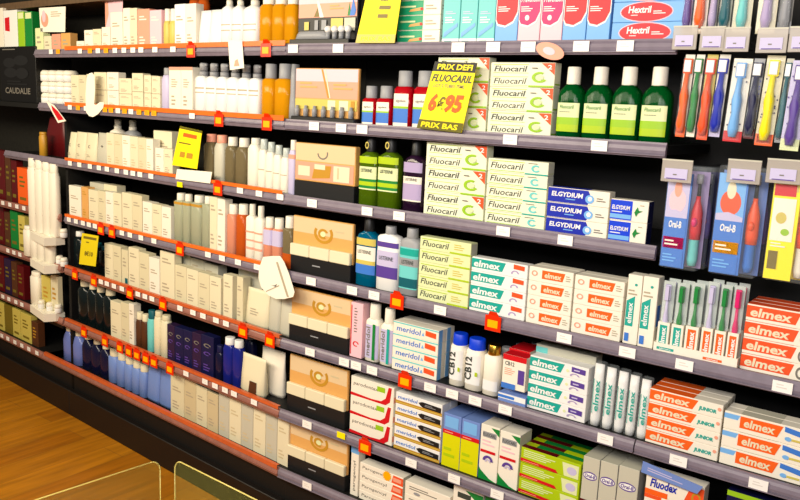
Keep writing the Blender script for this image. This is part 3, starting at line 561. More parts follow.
# ---- shelf G
uprights('R', 'G', [350.5, 358.5], 446, 'toothpaste_carton', 'warm_white', [('vtext', 'parogencyl', .3, .1, .7, .7, 0, .02, 'grey_print'), bar(0, .85, 1, 1, 'sky')], 'narrow white upright carton', 'carton')
stack('R', 'G', 359.5, 403, 461.5, 4, 'toothpaste_carton', 'warm_white', [('text', 'Parogencyl', .06, .3, .64, .7, .1, .012, 'grey_print'), ('poly', [(.74, .1), (1, .05), (1, .88), (.78, .92)], 'orange_red'), bar(.78, .3, .96, .7, 'salmon')],
      'cream carton with orange end', 'carton', dep=.05, side=[bar(0, 0, 1, 1, 'grey_box')])
xb_, zb_ = UN('R', 387, 476, .027); m_ = MB(); n = 14
v = []
for y in (0, .001):
    for j in range(2*n): a = math.pi*j/n; r_ = .02 if j % 2 else .016; v.append((r_*math.cos(a), y, r_*math.sin(a)))
m_.add(v, [tuple(range(2*n))[::-1], tuple(range(2*n, 4*n))]+[(j, (j+1) % (2*n), 2*n+(j+1) % (2*n), 2*n+j) for j in range(2*n)], 'tag_amber')
o = m_.build('price_sticker'); place(o, 'R', xb_, .0262, zb_); tag(o, 'round amber starburst sticker on the cream and orange cartons', 'sticker')
stack('R', 'G', 404.5, 450, 480, 3, 'toothpaste_carton', 'warm_white', [('lines', .1, .4, .8, .75, 2, 'grey_print'), ('ell', .2, .1, .35, .35, 'silver')], 'plain cream lying carton', 'carton', dep=.06, side=[])
stack('R', 'G', 452, 482, 484, 1, 'toothpaste_carton', 'warm_white', [bar(.15, .8, .6, .9, 'ink'), ('poly', [(.4, .97), (1, .97), (1, .75)], 'green')], 'white carton with green corner', 'carton', dep=.06)
stack('R', 'G', 483.5, 520, 492, 2, 'toothpaste_carton', 'green', [bar(.1, .3, .8, .7, 'pale_green')], 'green lying carton', 'carton', dep=.06)
# ================================================================== GIFT SETS (column between the two bays)
def gift_geo(k, x0, x1, ytop):
    z = ZS(k); d = .03; xa, xb = Xat('R', x0, d, z+.12), Xat('R', x1, d, z+.12); return xa, xb, z, Zat('R', ytop, xa, d)-z
def gift_low(k, x0, x1, ytop, label):
    xa, xb, z, h = gift_geo(k, x0, x1, ytop); w = xb-xa; r = root('gift_set'); zb = .3*h
    m = MB(); m.box(-w/2, w/2, .006, .07, 0, zb, 'charcoal', .002); m.build('black_base', r)
    m = MB(); prints(m, 'F', w, 0, zb, [('lines', .38, .5, .6, .66, 1, 'silver')])
    for i, v in enumerate(m.v): m.v[i] = (v[0], v[1]+.0058, v[2])
    m.build('base_print', r)
    m = MB(); m.box(-w/2, w/2, .018, .03, zb+.0005, h, 'tan', .002); m.build('box_back', r)
    m = MB(); prints(m, 'F', w, 0, h, [bar(.015, .72, .985, .985, 'tan_light'), ('arc', .36, .58, .68, .93, .72, 150, 395, 'gold'), ('arc', .43, .66, .60, .84, .55, 20, 300, 'gold'), ('ell', .47, .70, .56, .79, 'pale_green'), ('lines', .72, .8, .94, .86, 1, 'beige')])
    for i, v in enumerate(m.v): m.v[i] = (v[0], v[1]+.0178, v[2])
    m.build('ring_picture', r)
    for i in range(3):
        a = -w/2+w*(i/3)+.001; MB().box(a, a+w/3-.002, .0, .0165, zb+.0006, zb+.21*h, 'cream', .0025).build('soap_block', r)
    place(r, 'R', (xa+xb)/2, .02, z); tag(r, label, 'gift set', 'tan gift sets with three cream blocks')
gift_low('D', 291.5, 351.5, 215, 'tan gift set with gold ring and cream blocks, fourth shelf, highest of four')
gift_low('E', 290, 349.5, 287, 'tan gift set with gold ring and cream blocks, fifth shelf, below another')
gift_low('F', 288, 346, 354, 'tan gift set with gold ring and cream blocks, sixth shelf, second lowest')
gift_low('G', 288.5, 346, 420, 'tan gift set with gold ring and cream blocks, bottom shelf')
# C
xa, xb, z, h = gift_geo('C', 294.5, 354.5, 142); w = xb-xa
r = root('gift_set'); MB().box(-w/2, w/2, .0, .05, 0, .3*h, 'charcoal', .002).build('black_base', r); MB().box(-w/2, w/2, .004, .03, .3*h+.0005, h, 'tan', .002).build('box_body', r)
m_ = MB(); prints(m_, 'F', w, 0, h, [bar(.01, .68, .99, .99, 'tan_light'), ('arc', .38, .72, .56, .94, .75, 180, 380, 'grey_print'), bar(.02, .33, .98, .66, 'salmon'), bar(.06, .4, .26, .58, 'cream'), ('poly', [(.3, .36), (.6, .4), (.62, .62), (.34, .6)], 'gold'), bar(.34, .54, .52, .63, 'cream'), bar(.66, .35, .92, .63, 'cream'), bar(.72, .4, .75, .6, 'beige')])
for i, v in enumerate(m_.v): m_.v[i] = (v[0], v[1]+.0038, v[2])
m_.build('picture_print', r); place(r, 'R', (xa+xb)/2, .03, z); tag(r, 'gift set with tan top and cream and orange picture above a black base, third shelf', 'gift set')
# B
xa, xb, z, h = gift_geo('B', 295.5, 358.5, 68); w = xb-xa
r = root('gift_set'); MB().box(-w/2, w/2, -.022, .03, 0, .02, 'charcoal', .002).build('black_base', r); MB().box(-w/2, w/2, .0, .012, .0205, h, 'tan', .002).build('box_body', r)
m_ = MB(); prints(m_, 'F', w, 0, h, [bar(.01, .45, .99, .985, 'salmon'), bar(.01, .76, .99, .985, 'pale_pink'), ('poly', [(.42, .98), (.45, .98), (.56, .46), (.53, .46)], 'gold'), ('poly', [(.47, .98), (.49, .98), (.58, .46), (.56, .46)], 'cream'), ('lines', .08, .62, .4, .76, 2, 'tan'), ('lines', .62, .6, .95, .74, 2, 'tan'), bar(.01, .24, .99, .43, 'khaki'), bar(.54, .24, .66, .42, 'cream'), bar(.72, .24, .86, .42, 'cream'), bar(.9, .24, .96, .42, 'gold')])
for i, v in enumerate(m_.v): m_.v[i] = (v[0], v[1]-.0003, v[2])
m_.build('picture_print', r)
for i in range(7):
    m_ = MB(); x_ = -w/2+w*(i+.5)/7; m_.loft([(.0205, .009, .009), (.045, .01, .01), (.05, .008, .008), (.051, .006, .006), (.06, .006, .006)], 'silver', 2, 10, x_, -.011); m_.build('vial', r)
place(r, 'R', (xa+xb)/2, .03, z); tag(r, 'pink and gold gift set with a row of small silver vials, second shelf', 'gift set')
# A
xa, xb, z, h = gift_geo('A', 295.5, 355, -22); w = xb-xa
r = root('gift_set'); MB().box(-w/2, w/2, -.025, .05, 0, .022, 'charcoal', .002).build('black_base', r); MB().box(-w/2, w/2, .02, .04, .0225, h, 'charcoal', .002).build('box_body', r)
m_ = MB(); prints(m_, 'F', w, 0, h, [bar(.01, .42, .99, .985, 'salmon'), bar(.01, .62, .99, .985, 'pale_pink'), ('poly', [(.32, .66), (.36, .66), (.45, .42), (.38, .42)], 'warm_white'), ('poly', [(.28, .43), (.34, .56), (.37, .43)], 'olive'), ('poly', [(.84, .43), (.87, .62), (.9, .43)], 'green'), ('poly', [(.88, .43), (.93, .68), (.98, .5), (.96, .43)], 'mid_blue'), ('lines', .55, .52, .8, .6, 2, 'tan'), bar(.12, .24, .2, .36, 'khaki'), bar(.3, .24, .36, .38, 'silver'), bar(.42, .24, .5, .38, 'silver'), bar(.58, .22, .78, .4, 'khaki'), bar(.8, .22, .98, .4, 'grey_box')])
for i, v in enumerate(m_.v): m_.v[i] = (v[0], v[1]+.0197, v[2])
m_.build('picture_print', r)
m_ = MB(); m_.loft([(.0225, w*.28, .018), (.04, w*.25, .016), (.05, w*.22, .012)], 'silver', 2.5, 18, -w*.18, -.002); m_.build('silver_dish', r)
for i in range(4): m_ = MB(); m_.sphere((w*(.1+.11*i), -.004, .056), .013, 'white'); m_.loft([(.0225, .009, .009), (.046, .009, .009)], 'silver', 2, 10, w*(.1+.11*i), -.004); m_.build('round_bottle', r)
place(r, 'R', (xa+xb)/2, .025, z); tag(r, 'pink gift set with silver dish and round white bottles, top shelf', 'gift set')
# silver side panel of set B
z = ZS('B'); xa, xb = Xat('L', 287, .03, z), Xat('L', 294.5, .03, z); h = Zat('L', 64, xa, .03)-z
m_ = MB(); m_.loft([(0, (xb-xa)/2, .02), (h*.25, (xb-xa)*.42, .02), (h*.5, (xb-xa)*.3, .018), (h*.75, (xb-xa)*.32, .018), (h, (xb-xa)*.25, .015)], 'silver', 3, 16, 0, .02)
o = m_.build('bottle'); place(o, 'L', (xa+xb)/2-.001, .03, z); tag(o, 'slim waisted silver-grey side panel left of the pink and gold gift set', 'bottle')
# ================================================================== LEFT BAY
def fine(seed, c='pale_print', acc=None):
    rr = random.Random(seed)
    def f(i):
        a = rr.uniform(.55, .75); r_ = [('lines', .15, a, .85, a+.14, 2, c), ('lines', .15, .12, .7, .34, 3, c)]
        if acc: r_.append(bar(.1, .42, .9, .47, acc))
        return r_
    return f
W2 = ['warm_white', 'cream', 'warm_white', 'white']; CR = ['cream', 'ivory', 'warm_white']
# A
uprights('L', 'A', [76, 83.5], 41, 'cosmetic_carton', W2, fine(1), 'tiny cream carton at the stepped end', 'carton')
uprights('L', 'A', [84, 92.5, 101], [30, 29], 'cosmetic_carton', W2, fine(2, 'salmon'), 'short cream carton with orange tint', 'carton')
uprights('L', 'A', [101.5, 110], [27, 27], 'cosmetic_carton', W2, fine(3), 'short white carton beside the stepped end', 'carton')
uprights('L', 'A', [110.5, 122.5], 12, 'cosmetic_carton', W2, fine(4), 'medium white carton in front of pink card', 'carton')
card('price_card', 'L', [(105, -6), (123, -6), (122, 26), (105.5, 28)], .09, 'pale_pink', 'tall pale pink card behind short cartons on left bay top shelf', 'card', [('poly', [(.0, 0), (.2, .4), (.15, 1), (0, 1)], 'salmon')])
uprights('L', 'A', [123, 130, 137], 8, 'cosmetic_carton', W2, fine(5), 'tall white carton beside pink ones', 'carton')
uprights('L', 'A', [137.5, 149.5, 161.5], [9, 10], 'cosmetic_carton', ['salmon', 'pale_pink'], fine(6, 'warm_white'), 'tall salmon pink carton', 'carton')
bottles('L', 'A', [162.5, 168, 174], 9, 'yellow-green bottle with white cap', body='khaki', cap='warm_white', capf=.3, capw=.8, n=4)
uprights('L', 'A', [174.5, 185.5, 196], [4, 3.5], 'cosmetic_carton', ['white', 'warm_white'], fine(7), 'broad white carton beside green bottles', 'carton')
def pouch(w, h, base, pr):
    m = MB(); m.loft([(0, w*.48, .016), (h*.08, w/2, .022), (h*.5, w*.49, .016), (h*.9, w*.49, .004), (h, w*.49, .002)], base, 4, 16, 0, .024); o = m.build('pouch')
    p = MB(); prints(p, 'F', w*.8, 0, h, pr)
    for i, v in enumerate(p.v): p.v[i] = (v[0], .024-(.0235 if v[2] < h*.08 else (.0235-(v[2]/h-.08)*.0145 if v[2] < .5*h else max(.004, .018-(v[2]/h-.5)*.03)))-.001, v[2])
    p.build('print', o); return o
def pouches(bay, k, edges, tops, base, desc, pr=(), d0=.03):
    n = len(edges)-1; z = ZS(k)
    if not isinstance(tops, (list, tuple)): tops = [tops]*n
    for i in range(n):
        xa, xb = Xat(bay, edges[i], d0, z+.1), Xat(bay, edges[i+1], d0, z+.1); h = Zat(bay, tops[i], (xa+xb)/2, d0)-z
        o = pouch(xb-xa-.001, h, base, pr); place(o, bay, (xa+xb)/2, d0, z)
        tag(o, f'{desc}{posword(i, n)}, {where(bay, k)}', 'pouch', f'{desc} on the {where(bay, k)}' if n > 1 else None)
pouches('L', 'A', [196.5, 207, 219], [10, 9], 'white', 'white stand-up refill pouch')
bottles('L', 'A', [219.5, 230, 241, 256], -8, 'white pump bottle with dark neck', pump=True, body='white', cap='warm_white', capf=.24, capw=.4, n=4, lab=(225, 315), label=[(.3, .32, 'pale_print'), (.4, .42, 'pale_print')])
bottles('L', 'A', [257.5, 270, 282.5, 294.5], -14, 'amber bottle with white cap', body='amber_liquid', cap='warm_white', capf=.3, capw=.72, n=4, shoulder=.05)
bottles('L', 'A', [186, 195, 204], -26, 'orange bottle in the back row', d0=.14, body='rust_liquid', cap='orange', capf=.3, capw=.8, n=2)
# B
uprights('L', 'B', [71, 78.5, 86], [75, 75], 'cosmetic_carton', CR, fine(8), 'cream carton left of hanging oblong card', 'carton')
stack('L', 'B', 86.5, 93.5, 74, 2, 'cosmetic_carton', 'cream', fine(9)(0), 'small cream carton in the left pair', 'carton')
for a, b_, t, ds in [(94, 106.5, 72, 'first'), (107, 118.5, 72, 'second'), (119, 131.5, 78, 'third, lower'), (132, 143, 73, 'fourth'), (144, 151, 75, 'fifth'), (151.5, 160, 76, 'sixth')]:
    stack('L', 'B', a, b_, t, 2, 'cosmetic_carton', 'cream' if ds != 'second' else 'warm_white', fine(a)(0)+[bar(0, .0, 1, .03, 'pale_print')], f'cream carton in {ds} pair', 'carton')
bottles('L', 'B', [160.5, 168], 68, 'slim white-grey tube bottle', body='lavender', cap='silver', capf=.16, capw=.7, n=4)
uprights('L', 'B', [169, 181, 192.5], 67, 'cosmetic_carton', ['warm_white'], lambda i: [bar(0, .93, 1, 1, 'salmon'), ('lines', .2, .55, .8, .75, 4, 'pale_print'), ('lines', .2, .15, .6, .4, 3, 'pale_print')], 'large white carton with salmon top', 'carton')
bottles('L', 'B', [193.5, 204, 214.5, 225, 236, 247, 258], [63, 65], 'white pump bottle with grey pump', pump=True, body='white', cap='silver', capf=.25, capw=.55, n=4, lab=(225, 315), shoulder=.05, label=[(.42, .44, 'pale_print'), (.5, .53, 'pale_print')])
bottles('L', 'B', [259.5, 272, 287], [64, 64], 'amber bottle with grey cap', body='amber_liquid', cap='silver', capf=.26, capw=.62, n=3.5, shoulder=.04)
# C
pouches('L', 'C', [65, 73, 83, 94], [132, 132, 133], 'cream', 'cream flat pouch', [('arc', .3, .5, .6, .6, .7, 60, 320, 'grey_print'), ('lines', .2, .2, .6, .3, 2, 'pale_print')])
pouches('L', 'C', [94.5, 106], 133, 'grey_box', 'greyish cream pouch', [('ell', .4, .56, .6, .62, 'grey_print')])
uprights('L', 'C', [106.5, 114, 122, 130, 138, 146, 153], [133, 139], 'cosmetic_carton', CR, fine(11, 'beige'), 'cream carton with faint drawing', 'carton', jit=.004)
uprights('L', 'C', [155, 163.5, 172.5], [148, 149], 'cosmetic_carton', ['warm_white', 'cream'], fine(12), 'low white carton in front of taller one', 'carton', d0=.02)
uprights('L', 'C', [153.5, 172], 131, 'cosmetic_carton', ['cream'], fine(13), 'wide cream carton in the back row', 'carton', d0=.08, dep=.06)
bottles('L', 'C', [107, 117], 119, 'small white pump bottle behind cream cartons, left one', pump=True, body='warm_white', cap='warm_white', capf=.22, capw=.4, d0=.12)
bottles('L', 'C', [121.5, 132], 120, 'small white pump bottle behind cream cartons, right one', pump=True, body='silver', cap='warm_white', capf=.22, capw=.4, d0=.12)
bottles('L', 'C', [202, 212], 134, 'amber-beige bottle with pink cap, left one', body='olive_liquid', cap='salmon', capf=.16, capw=.7, n=4)
bottles('L', 'C', [212.5, 222.5], 135, 'pale beige bottle with pink cap', body='grey_box', cap='salmon', capf=.16, capw=.7, n=4)
bottles('L', 'C', [223, 233.5, 245], [137, 138], 'clear olive bottle with white cap', body='olive_liquid', cap='warm_white', capf=.18, capw=.6, n=4)
bottles('L', 'C', [246, 256.5], 138, 'leaning white tube', body='warm_white', cap='warm_white', capf=.12, capw=.6, n=4)
bottles('L', 'C', [257, 264.5, 272, 279.5, 287], [139, 148], 'white bottle with translucent cap', body='warm_white', cap='frosted', capf=.2, capw=.7, n=4, lab=(225, 315), label=[(.4, .42, 'pale_print')])
bottles('L', 'C', [287.5, 294], 140, 'white bottle with pink shoulder', body='lavender', cap='warm_white', capf=.18, capw=.7, n=4, label=[(.66, .74, 'salmon')])
# D
uprights('L', 'D', [69, 81], 186, 'cosmetic_carton', ['warm_white'], fine(14), 'white carton beside brown-orange one', 'carton')
uprights('L', 'D', [81.5, 88], 187, 'cosmetic_carton', ['tan'], fine(15, 'gold'), 'narrow tan-orange carton', 'carton')
uprights('L', 'D', [88.5, 98, 105.5, 113, 121.5], [190, 193], 'cosmetic_carton', CR, fine(16), 'cream carton in the tall group', 'carton', jit=.004)
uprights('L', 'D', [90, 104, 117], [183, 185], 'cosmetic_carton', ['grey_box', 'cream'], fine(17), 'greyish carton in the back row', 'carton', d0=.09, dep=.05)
uprights('L', 'D', [122, 132, 142], [193, 195], 'cosmetic_carton', CR, fine(18), 'cream carton in the middle group', 'carton', jit=.003)
uprights('L', 'D', [142.5, 152, 161.5, 171], [202, 207], 'cosmetic_carton', ['warm_white', 'cream'], fine(19), 'lower white carton', 'carton')
bottles('L', 'D', [172.5, 181.5, 189, 200], [193, 195], 'clear grey-green bottle with amber shoulder', body='clear_liquid', cap='warm_white', capf=.14, capw=.6, n=4, label=[(.78, .83, 'gold')], shoulder=.03, lab=(190, 350))
bottles('L', 'D', [200.5, 209], 196, 'pale clear bottle beside cream carton', body='clear_liquid', cap='warm_white', capf=.14, capw=.6, n=4, shoulder=.03)
uprights('L', 'D', [209.5, 217, 225], [197, 199], 'cosmetic_carton', ['cream', 'warm_white'], fine(20), 'cream carton between clear bottles', 'carton')
bottles('L', 'D', [225.5, 234], 204, 'pink clear bottle with white cap', body='rose_liquid', cap='warm_white', capf=.19, capw=.75, n=4, shoulder=.03)
bottles('L', 'D', [234.5, 244], 204, 'orange bottle with white cap', body='rust_liquid', cap='warm_white', capf=.19, capw=.75, n=4, shoulder=.03)
bottles('L', 'D', [244.5, 253, 261.5], [204, 206], 'white bottle with orange print', body='warm_white', cap='warm_white', capf=.2, capw=.5, n=4, shoulder=.05, lab=(215, 325), label=[(.2, .24, 'salmon'), (.35, .38, 'salmon'), (.5, .53, 'salmon')])
bottles('L', 'D', [262, 270.5, 280], [217, 218], 'two-tone clear and orange bottle', body='rose_liquid', cap='warm_white', capf=.22, capw=.75, n=4, shoulder=.03, lab=(190, 350), label=[(.42, .74, 'lavender')])
bottles('L', 'D', [280.5, 291], 216, 'amber brown bottle with white cap', body='olive_liquid', cap='warm_white', capf=.22, capw=.65, n=3, shoulder=.04, label=[(.02, .3, 'rust_liquid')], lab=(190, 350))
# E
bottles('L', 'E', [70.5, 79], 231, 'dark bottle with white cap left of yellow card', body='dark_bottle', cap='white', capf=.14, capw=.5, n=3, d0=.05)
bottles('L', 'E', [82, 90, 97.5, 104], [240, 246], 'dark green bottle behind yellow card', body='dark_bottle', cap='dark_teal', capf=.14, capw=.5, n=3, d0=.06)
uprights('L', 'E', [104.5, 113, 121], [244, 246], 'cosmetic_carton', CR, fine(21), 'narrow cream carton beside dark bottles', 'carton')
uprights('L', 'E', [121.5, 128], 250, 'cosmetic_carton', ['ivory'], lambda i: [bar(.5, .02, .95, .2, 'dark_teal'), ('lines', .2, .5, .8, .8, 3, 'pale_print')], 'cream carton with teal corner', 'carton')
uprights('L', 'E', [128.5, 139, 149, 159.5], [248, 258], 'cosmetic_carton', CR, fine(22), 'wide cream carton', 'carton')
uprights('L', 'E', [160, 174.5], 252, 'cosmetic_carton', ['cream'], fine(23), 'big cream carton', 'carton')
uprights('L', 'E', [175, 186.5, 198, 209.5, 221], [266, 277], 'cosmetic_carton', ['ivory', 'cream'], fine(24), 'cream carton with hidden upper edge', 'carton', jit=.004)
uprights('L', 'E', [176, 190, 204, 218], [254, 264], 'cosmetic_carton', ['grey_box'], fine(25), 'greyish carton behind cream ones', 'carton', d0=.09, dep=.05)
uprights('L', 'E', [223, 232.5], 275, 'cosmetic_carton', ['cream'], fine(26), 'lone narrow cream carton', 'carton')
uprights('L', 'E', [236.5, 243], 277, 'cosmetic_carton', ['ivory'], fine(27), 'thin carton beside large pouch', 'carton')
pouches('L', 'E', [243.5, 266], 290, 'cream', 'large cream pouch in front', [('lines', .2, .3, .7, .5, 3, 'pale_print')])
uprights('L', 'E', [238, 262], 271, 'cosmetic_carton', ['grey_box'], fine(28), 'grey-cream carton behind large pouch', 'carton', d0=.09, dep=.05)
pouches('L', 'E', [266.5, 278, 289.5], [285, 290], 'grey_box', 'translucent grey-cream pouch')
# F
bottles('L', 'F', [75, 85, 93, 100.5, 110], [278, 287], 'dark bottle with cream cap', body='dark_bottle', cap='cream', capf=.17, capw=.55, n=2.5)
uprights('L', 'F', [110.5, 121, 129, 134], [302, 304], 'cosmetic_carton', CR, fine(29), 'cream carton beside dark bottles', 'carton')
bottles('L', 'F', [134.5, 140, 145.5], [312, 314], 'brown bottle with cream cap', body='brown', cap='cream', capf=.2, capw=.8, n=3)
bottles('L', 'F', [146, 152], 310, 'teal bottle with dark blue cap', body='teal_pale', cap='dark_teal', capf=.2, capw=.85, n=3)
bottles('L', 'F', [152.5, 159, 166.5], [311, 315], 'cream tube', body='cream', cap='ivory', capf=.12, capw=.8, n=3)
uprights('L', 'F', [167, 174.5, 183, 192, 201, 213.5], [325, 336], 'cosmetic_carton', ['plum', 'navy', 'navy', 'plum', 'navy'], lambda i: [('arc', .2, .7, .8, .8, .6, 0, 300, 'grey_print'), ('arc', .2, .5, .8, .6, .6, 0, 300, 'purple'), ('lines', .2, .1, .8, .3, 3, 'purple')], 'dark purple carton', 'carton')
bottles('L', 'F', [214, 220.5], 345, 'short dark bottle beside purple cartons', body='navy_bottle', cap='navy', capf=.2, capw=.7)
bottles('L', 'F', [221, 230.5, 239.5], [337, 340], 'deep blue bottle with white cap', body='royal_bottle', cap='white', capf=.15, capw=.75, n=3)
bottles('L', 'F', [241, 251], 331, 'dark bottle with grey cap behind cream bag', body='navy_bottle', cap='silver', capf=.15, capw=.7, n=3, d0=.11)
pouches('L', 'F', [238.5, 262], 357, 'cream', 'cream gift bag with brown square', [('poly', [(.4, .0), (.82, .0), (.8, .36), (.44, .36)], 'brown')], d0=.02)
pouches('L', 'F', [258, 281], 350, 'warm_white', 'tilted white gift bag', d0=.075)
# G
bottles('L', 'G', [60.5, 69.5, 79], [322, 327], 'light blue bottle with cream cap', body='blue_bottle', cap='cream', capf=.22, capw=.5, n=2.4, shoulder=.25)
bottles('L', 'G', [79.5, 88, 97, 106], [331, 341], 'navy bottle with cream cap', body='navy_bottle', cap='cream', capf=.2, capw=.5, n=2.4, shoulder=.2)
bottles('L', 'G', [106.5, 114.5, 122.5, 130, 137.5, 144.5], [347, 363], 'pale blue tube with cream top', body='powder_blue', cap='cream', capf=.24, capw=.8, n=3, shoulder=.04)
pouches('L', 'G', [145, 157, 169.5], [361, 366], 'powder_blue', 'soft blue pack')
uprights('L', 'G', [170.5, 184, 196, 207, 218], [374, 393], 'cosmetic_carton', ['ivory', 'beige'], fine(31, 'pale_print'), 'beige carton', 'carton', jit=.003)
uprights('L', 'G', [218.5, 229, 241, 253, 265.5, 277, 288.5], [393, 420], 'cosmetic_carton', ['grey_box', 'cream'], fine(32, 'beige'), 'greyish cream carton with pale edge', 'carton', jit=.003)
# ================================================================== FAR-LEFT BAY and the white bottle stand
zb_ = ZR['B']+.03; dq = .0
def wx(px, d, z): return Xat('W', px, d, z)
xa, xb = wx(1.5, .02, zb_), wx(37, .02, zb_); zt = Zat('W', 47, xa, .02)
o = carton('display_box', xb-xa, .2, zt-zb_, 'black', [('ell', .1, .62, .45, .8, 'charcoal'), ('ell', .4, .66, .8, .84, 'charcoal'), ('ell', .12, .44, .5, .62, 'charcoal'), ('ell', .45, .42, .8, .62, 'charcoal'), ('text', 'CAUDALIE', .14, .15, .84, .26, 0, .02, 'grey_print'), ('lines', .2, .3, .85, .4, 2, 'charcoal'), ('lines', .1, .93, .7, .97, 1, 'grey_print')])
place(o, 'W', (xa+xb)/2, .02, zb_); tag(o, 'black display box with pale lettering and dark picture at the left edge', 'display box')
for i, (a, b_, t, c, ds) in enumerate([(-8, 4, 9, 'warm_white', 'white box at the very edge'), (4.5, 18, 11, 'white', 'white box with red spot'), (18.5, 25, 12, 'fluo_green', 'pale green bottle box'), (25.5, 33, 12, 'green', 'dark green bottle box')]):
    xa, xb = wx(a, .03, zt), wx(b_, .03, zt); h = Zat('W', t, xa, .03)-zt
    o = carton('cosmetic_carton', xb-xa-.002, .06, h, c, [('poly', [(.1, .45), (.45, .42), (.45, .82), (.1, .8)], 'red')] if i == 1 else [bar(.1, .8, .9, .97, 'pale_green')] if i > 1 else [('lines', .2, .3, .8, .7, 4, 'pale_print')])
    place(o, 'W', (xa+xb)/2, .03, zt+.0005); tag(o, f'{ds} on the black display box', 'carton')
card('picture_card', 'L', [(39, 8), (65.5, 6.5), (65, 32), (40.5, 32)], .03, 'card_white', 'white square card with pink picture above the top left shelf', 'card', [('ell', .05, .2, .35, .8, 'salmon'), ('ell', .1, .4, .25, .9, 'pale_pink'), ('lines', .45, .6, .9, .85, 3, 'pale_print')])
z = ZS('A')
for i, (a, b_, t, c, ds) in enumerate([(35, 43, 28, 'pale_green', 'small pale green box under the square card'), (43.5, 51, 36, 'cream', 'small cream box under the square card'), (51.5, 60, 34, 'salmon', 'small salmon box under the square card'), (60.5, 70, 33, 'tan', 'small orange-brown box left of the stepped cartons')]):
    uprights('L', 'A', [a, b_], t, 'cosmetic_carton', c, [('lines', .2, .3, .8, .7, 2, 'pale_print')], ds, 'carton')
# jars, three rows high
z = ZS('B'); rj = (Xat('L', 69, .04, z)-Xat('L', 39, .04, z))/8; hj = (Zat('L', 70, Xat('L', 54, .04, z), .04)-z)/3
for r_ in range(3):
    for i in range(4):
        def mk():
            q = root('cosmetic_jar'); MB().loft([(0, rj*.8, rj*.8), (hj*.08, rj*.95, rj*.95), (hj*.55, rj*.97, rj*.97), (hj*.56, rj*.96, rj*.96)], 'white', 2, 16, 0, rj).build('jar_body', q)
            MB().loft([(hj*.56, rj*.97, rj*.97), (hj*.8, rj*.93, rj*.93), (hj*.985, rj*.7, rj*.7)], 'warm_white', 2, 16, 0, rj).build('lid', q); return q
        q = inst('jar', mk); place(q, 'L', Xat('L', 39, .04, z)+rj*(2*i+1), .035, z+hj*r_)
        tag(q, f'round white jar{rowword(r_, 3)} of its column, column{posword(i, 4)[1:]}, left bay second shelf', 'jar', 'stacked white jars on the left bay second shelf')
card('leaflet', 'L', [(46, 101), (54, 105), (66, 121), (58, 123)], -.02, 'card_white', 'slanted white and red leaflet below the white jars', 'leaflet', [('poly', [(.2, .1), (.9, .1), (.9, .6), (.5, .9), (.2, .6)], 'red')])
z = ZS('C'); xa, xb = Xat('L', 43, .1, z), Xat('L', 65, .1, z); h = Zat('L', 116, xa, .1)-z
m_ = MB(); m_.loft([(0, (xb-xa)/2, .03), (h*.6, (xb-xa)*.42, .022), (h*.92, (xb-xa)*.34, .012), (h, (xb-xa)*.3, .008)], 'dark_red', 5, 18, 0, .03); m_.build('gift_bag')
o = bpy.data.objects['gift_bag']; place(o, 'L', (xa+xb)/2, .1, z); tag(o, 'dark red gift bag standing in the shade on left bay third shelf', 'bag')
bottles('L', 'C', [37, 42], 132, 'slim gold stick bottle left of the dark red bag', body='gold', cap='gold', capf=.1, capw=.9, n=2)
# far left shelves
for k, rows in {'D': [(-6, 5, 150, 'dark_red'), (5.5, 11, 155, 'brown'), (11.5, 17, 160, 'dark_red'), (17.5, 28, 168, 'orange')], 'E': [(-4, 4, 205, 'dark_red'), (4.5, 10, 212, 'brown'), (10.5, 18, 211, 'green'), (18.5, 25, 216, 'khaki')],
                'F': [(-4, 4, 255, 'dark_red'), (4.5, 11, 259, 'plum'), (11.5, 17, 262, 'brown'), (17.5, 24, 266, 'dark_red')], 'G': [(-4, 4, 302, 'khaki'), (4.5, 12, 305, 'olive'), (12.5, 20, 309, 'khaki'), (20.5, 31, 314, 'khaki')]}.items():
    nm = {'dark_red': 'dark red', 'brown': 'brown', 'orange': 'bright orange', 'green': 'green', 'khaki': 'yellowish', 'plum': 'dark plum', 'olive': 'olive'}
    for i, (a, b_, t, c) in enumerate(rows):
        uprights('W', k, [a, b_], t, 'cosmetic_carton', c, [('lines', .2, .45, .8, .8, 3, 'olive'), bar(.2, .12, .8, .2, 'olive')], f'{nm[c]} box{posword(i, len(rows))} of four', 'carton')
uprights('W', 'G', [31.5, 38], 322, 'cosmetic_carton', 'brown', [('lines', .2, .3, .8, .8, 4, 'gold')], 'small brown box beside the white stand', 'carton')
# white stand
def upx(px, d, z): return Xat('L', px, d, z)
st = root('bottle_stand')
xs0, zs0 = UN('L', 47, 246, -.06)
place(st, 'L', xs0, 0, 0)
TR = [(246, 14), (274, 12), (322, 16)]; trays = []
for i, (py, hp) in enumerate(TR):
    d = -.07; x_, zz = UN('L', 45, py, d); xl = Xat('L', 24, d, zz)-xs0; xr = Xat('L', 65, .03, zz)-xs0; hh = .042
    m_ = MB(); yb = .03
    pts = [(xl, -.035), (x_-xs0, -.075), (xr, -.02), (xr, yb), (xl, yb)]
    n = len(pts); v = [(a, b_, q) for q in (zz, zz+hh) for a, b_ in pts]
    m_.add(v, [tuple(range(n))[::-1], tuple(range(n, 2*n))]+[(j, (j+1) % n, n+(j+1) % n, n+j) for j in range(n)], 'warm_white'); m_.build('tray', st)
    trays.append((xl+xs0, xr+xs0, zz+hh))
m_ = MB(); m_.box(trays[0][0]-xs0+.05, trays[0][1]-xs0-.06, .031, .05, trays[2][2]-.1, trays[0][2]+.22, 'charcoal'); m_.build('back_post', st)
tag(st, 'white three-tray stand holding white bottles between the two left bays', 'stand')
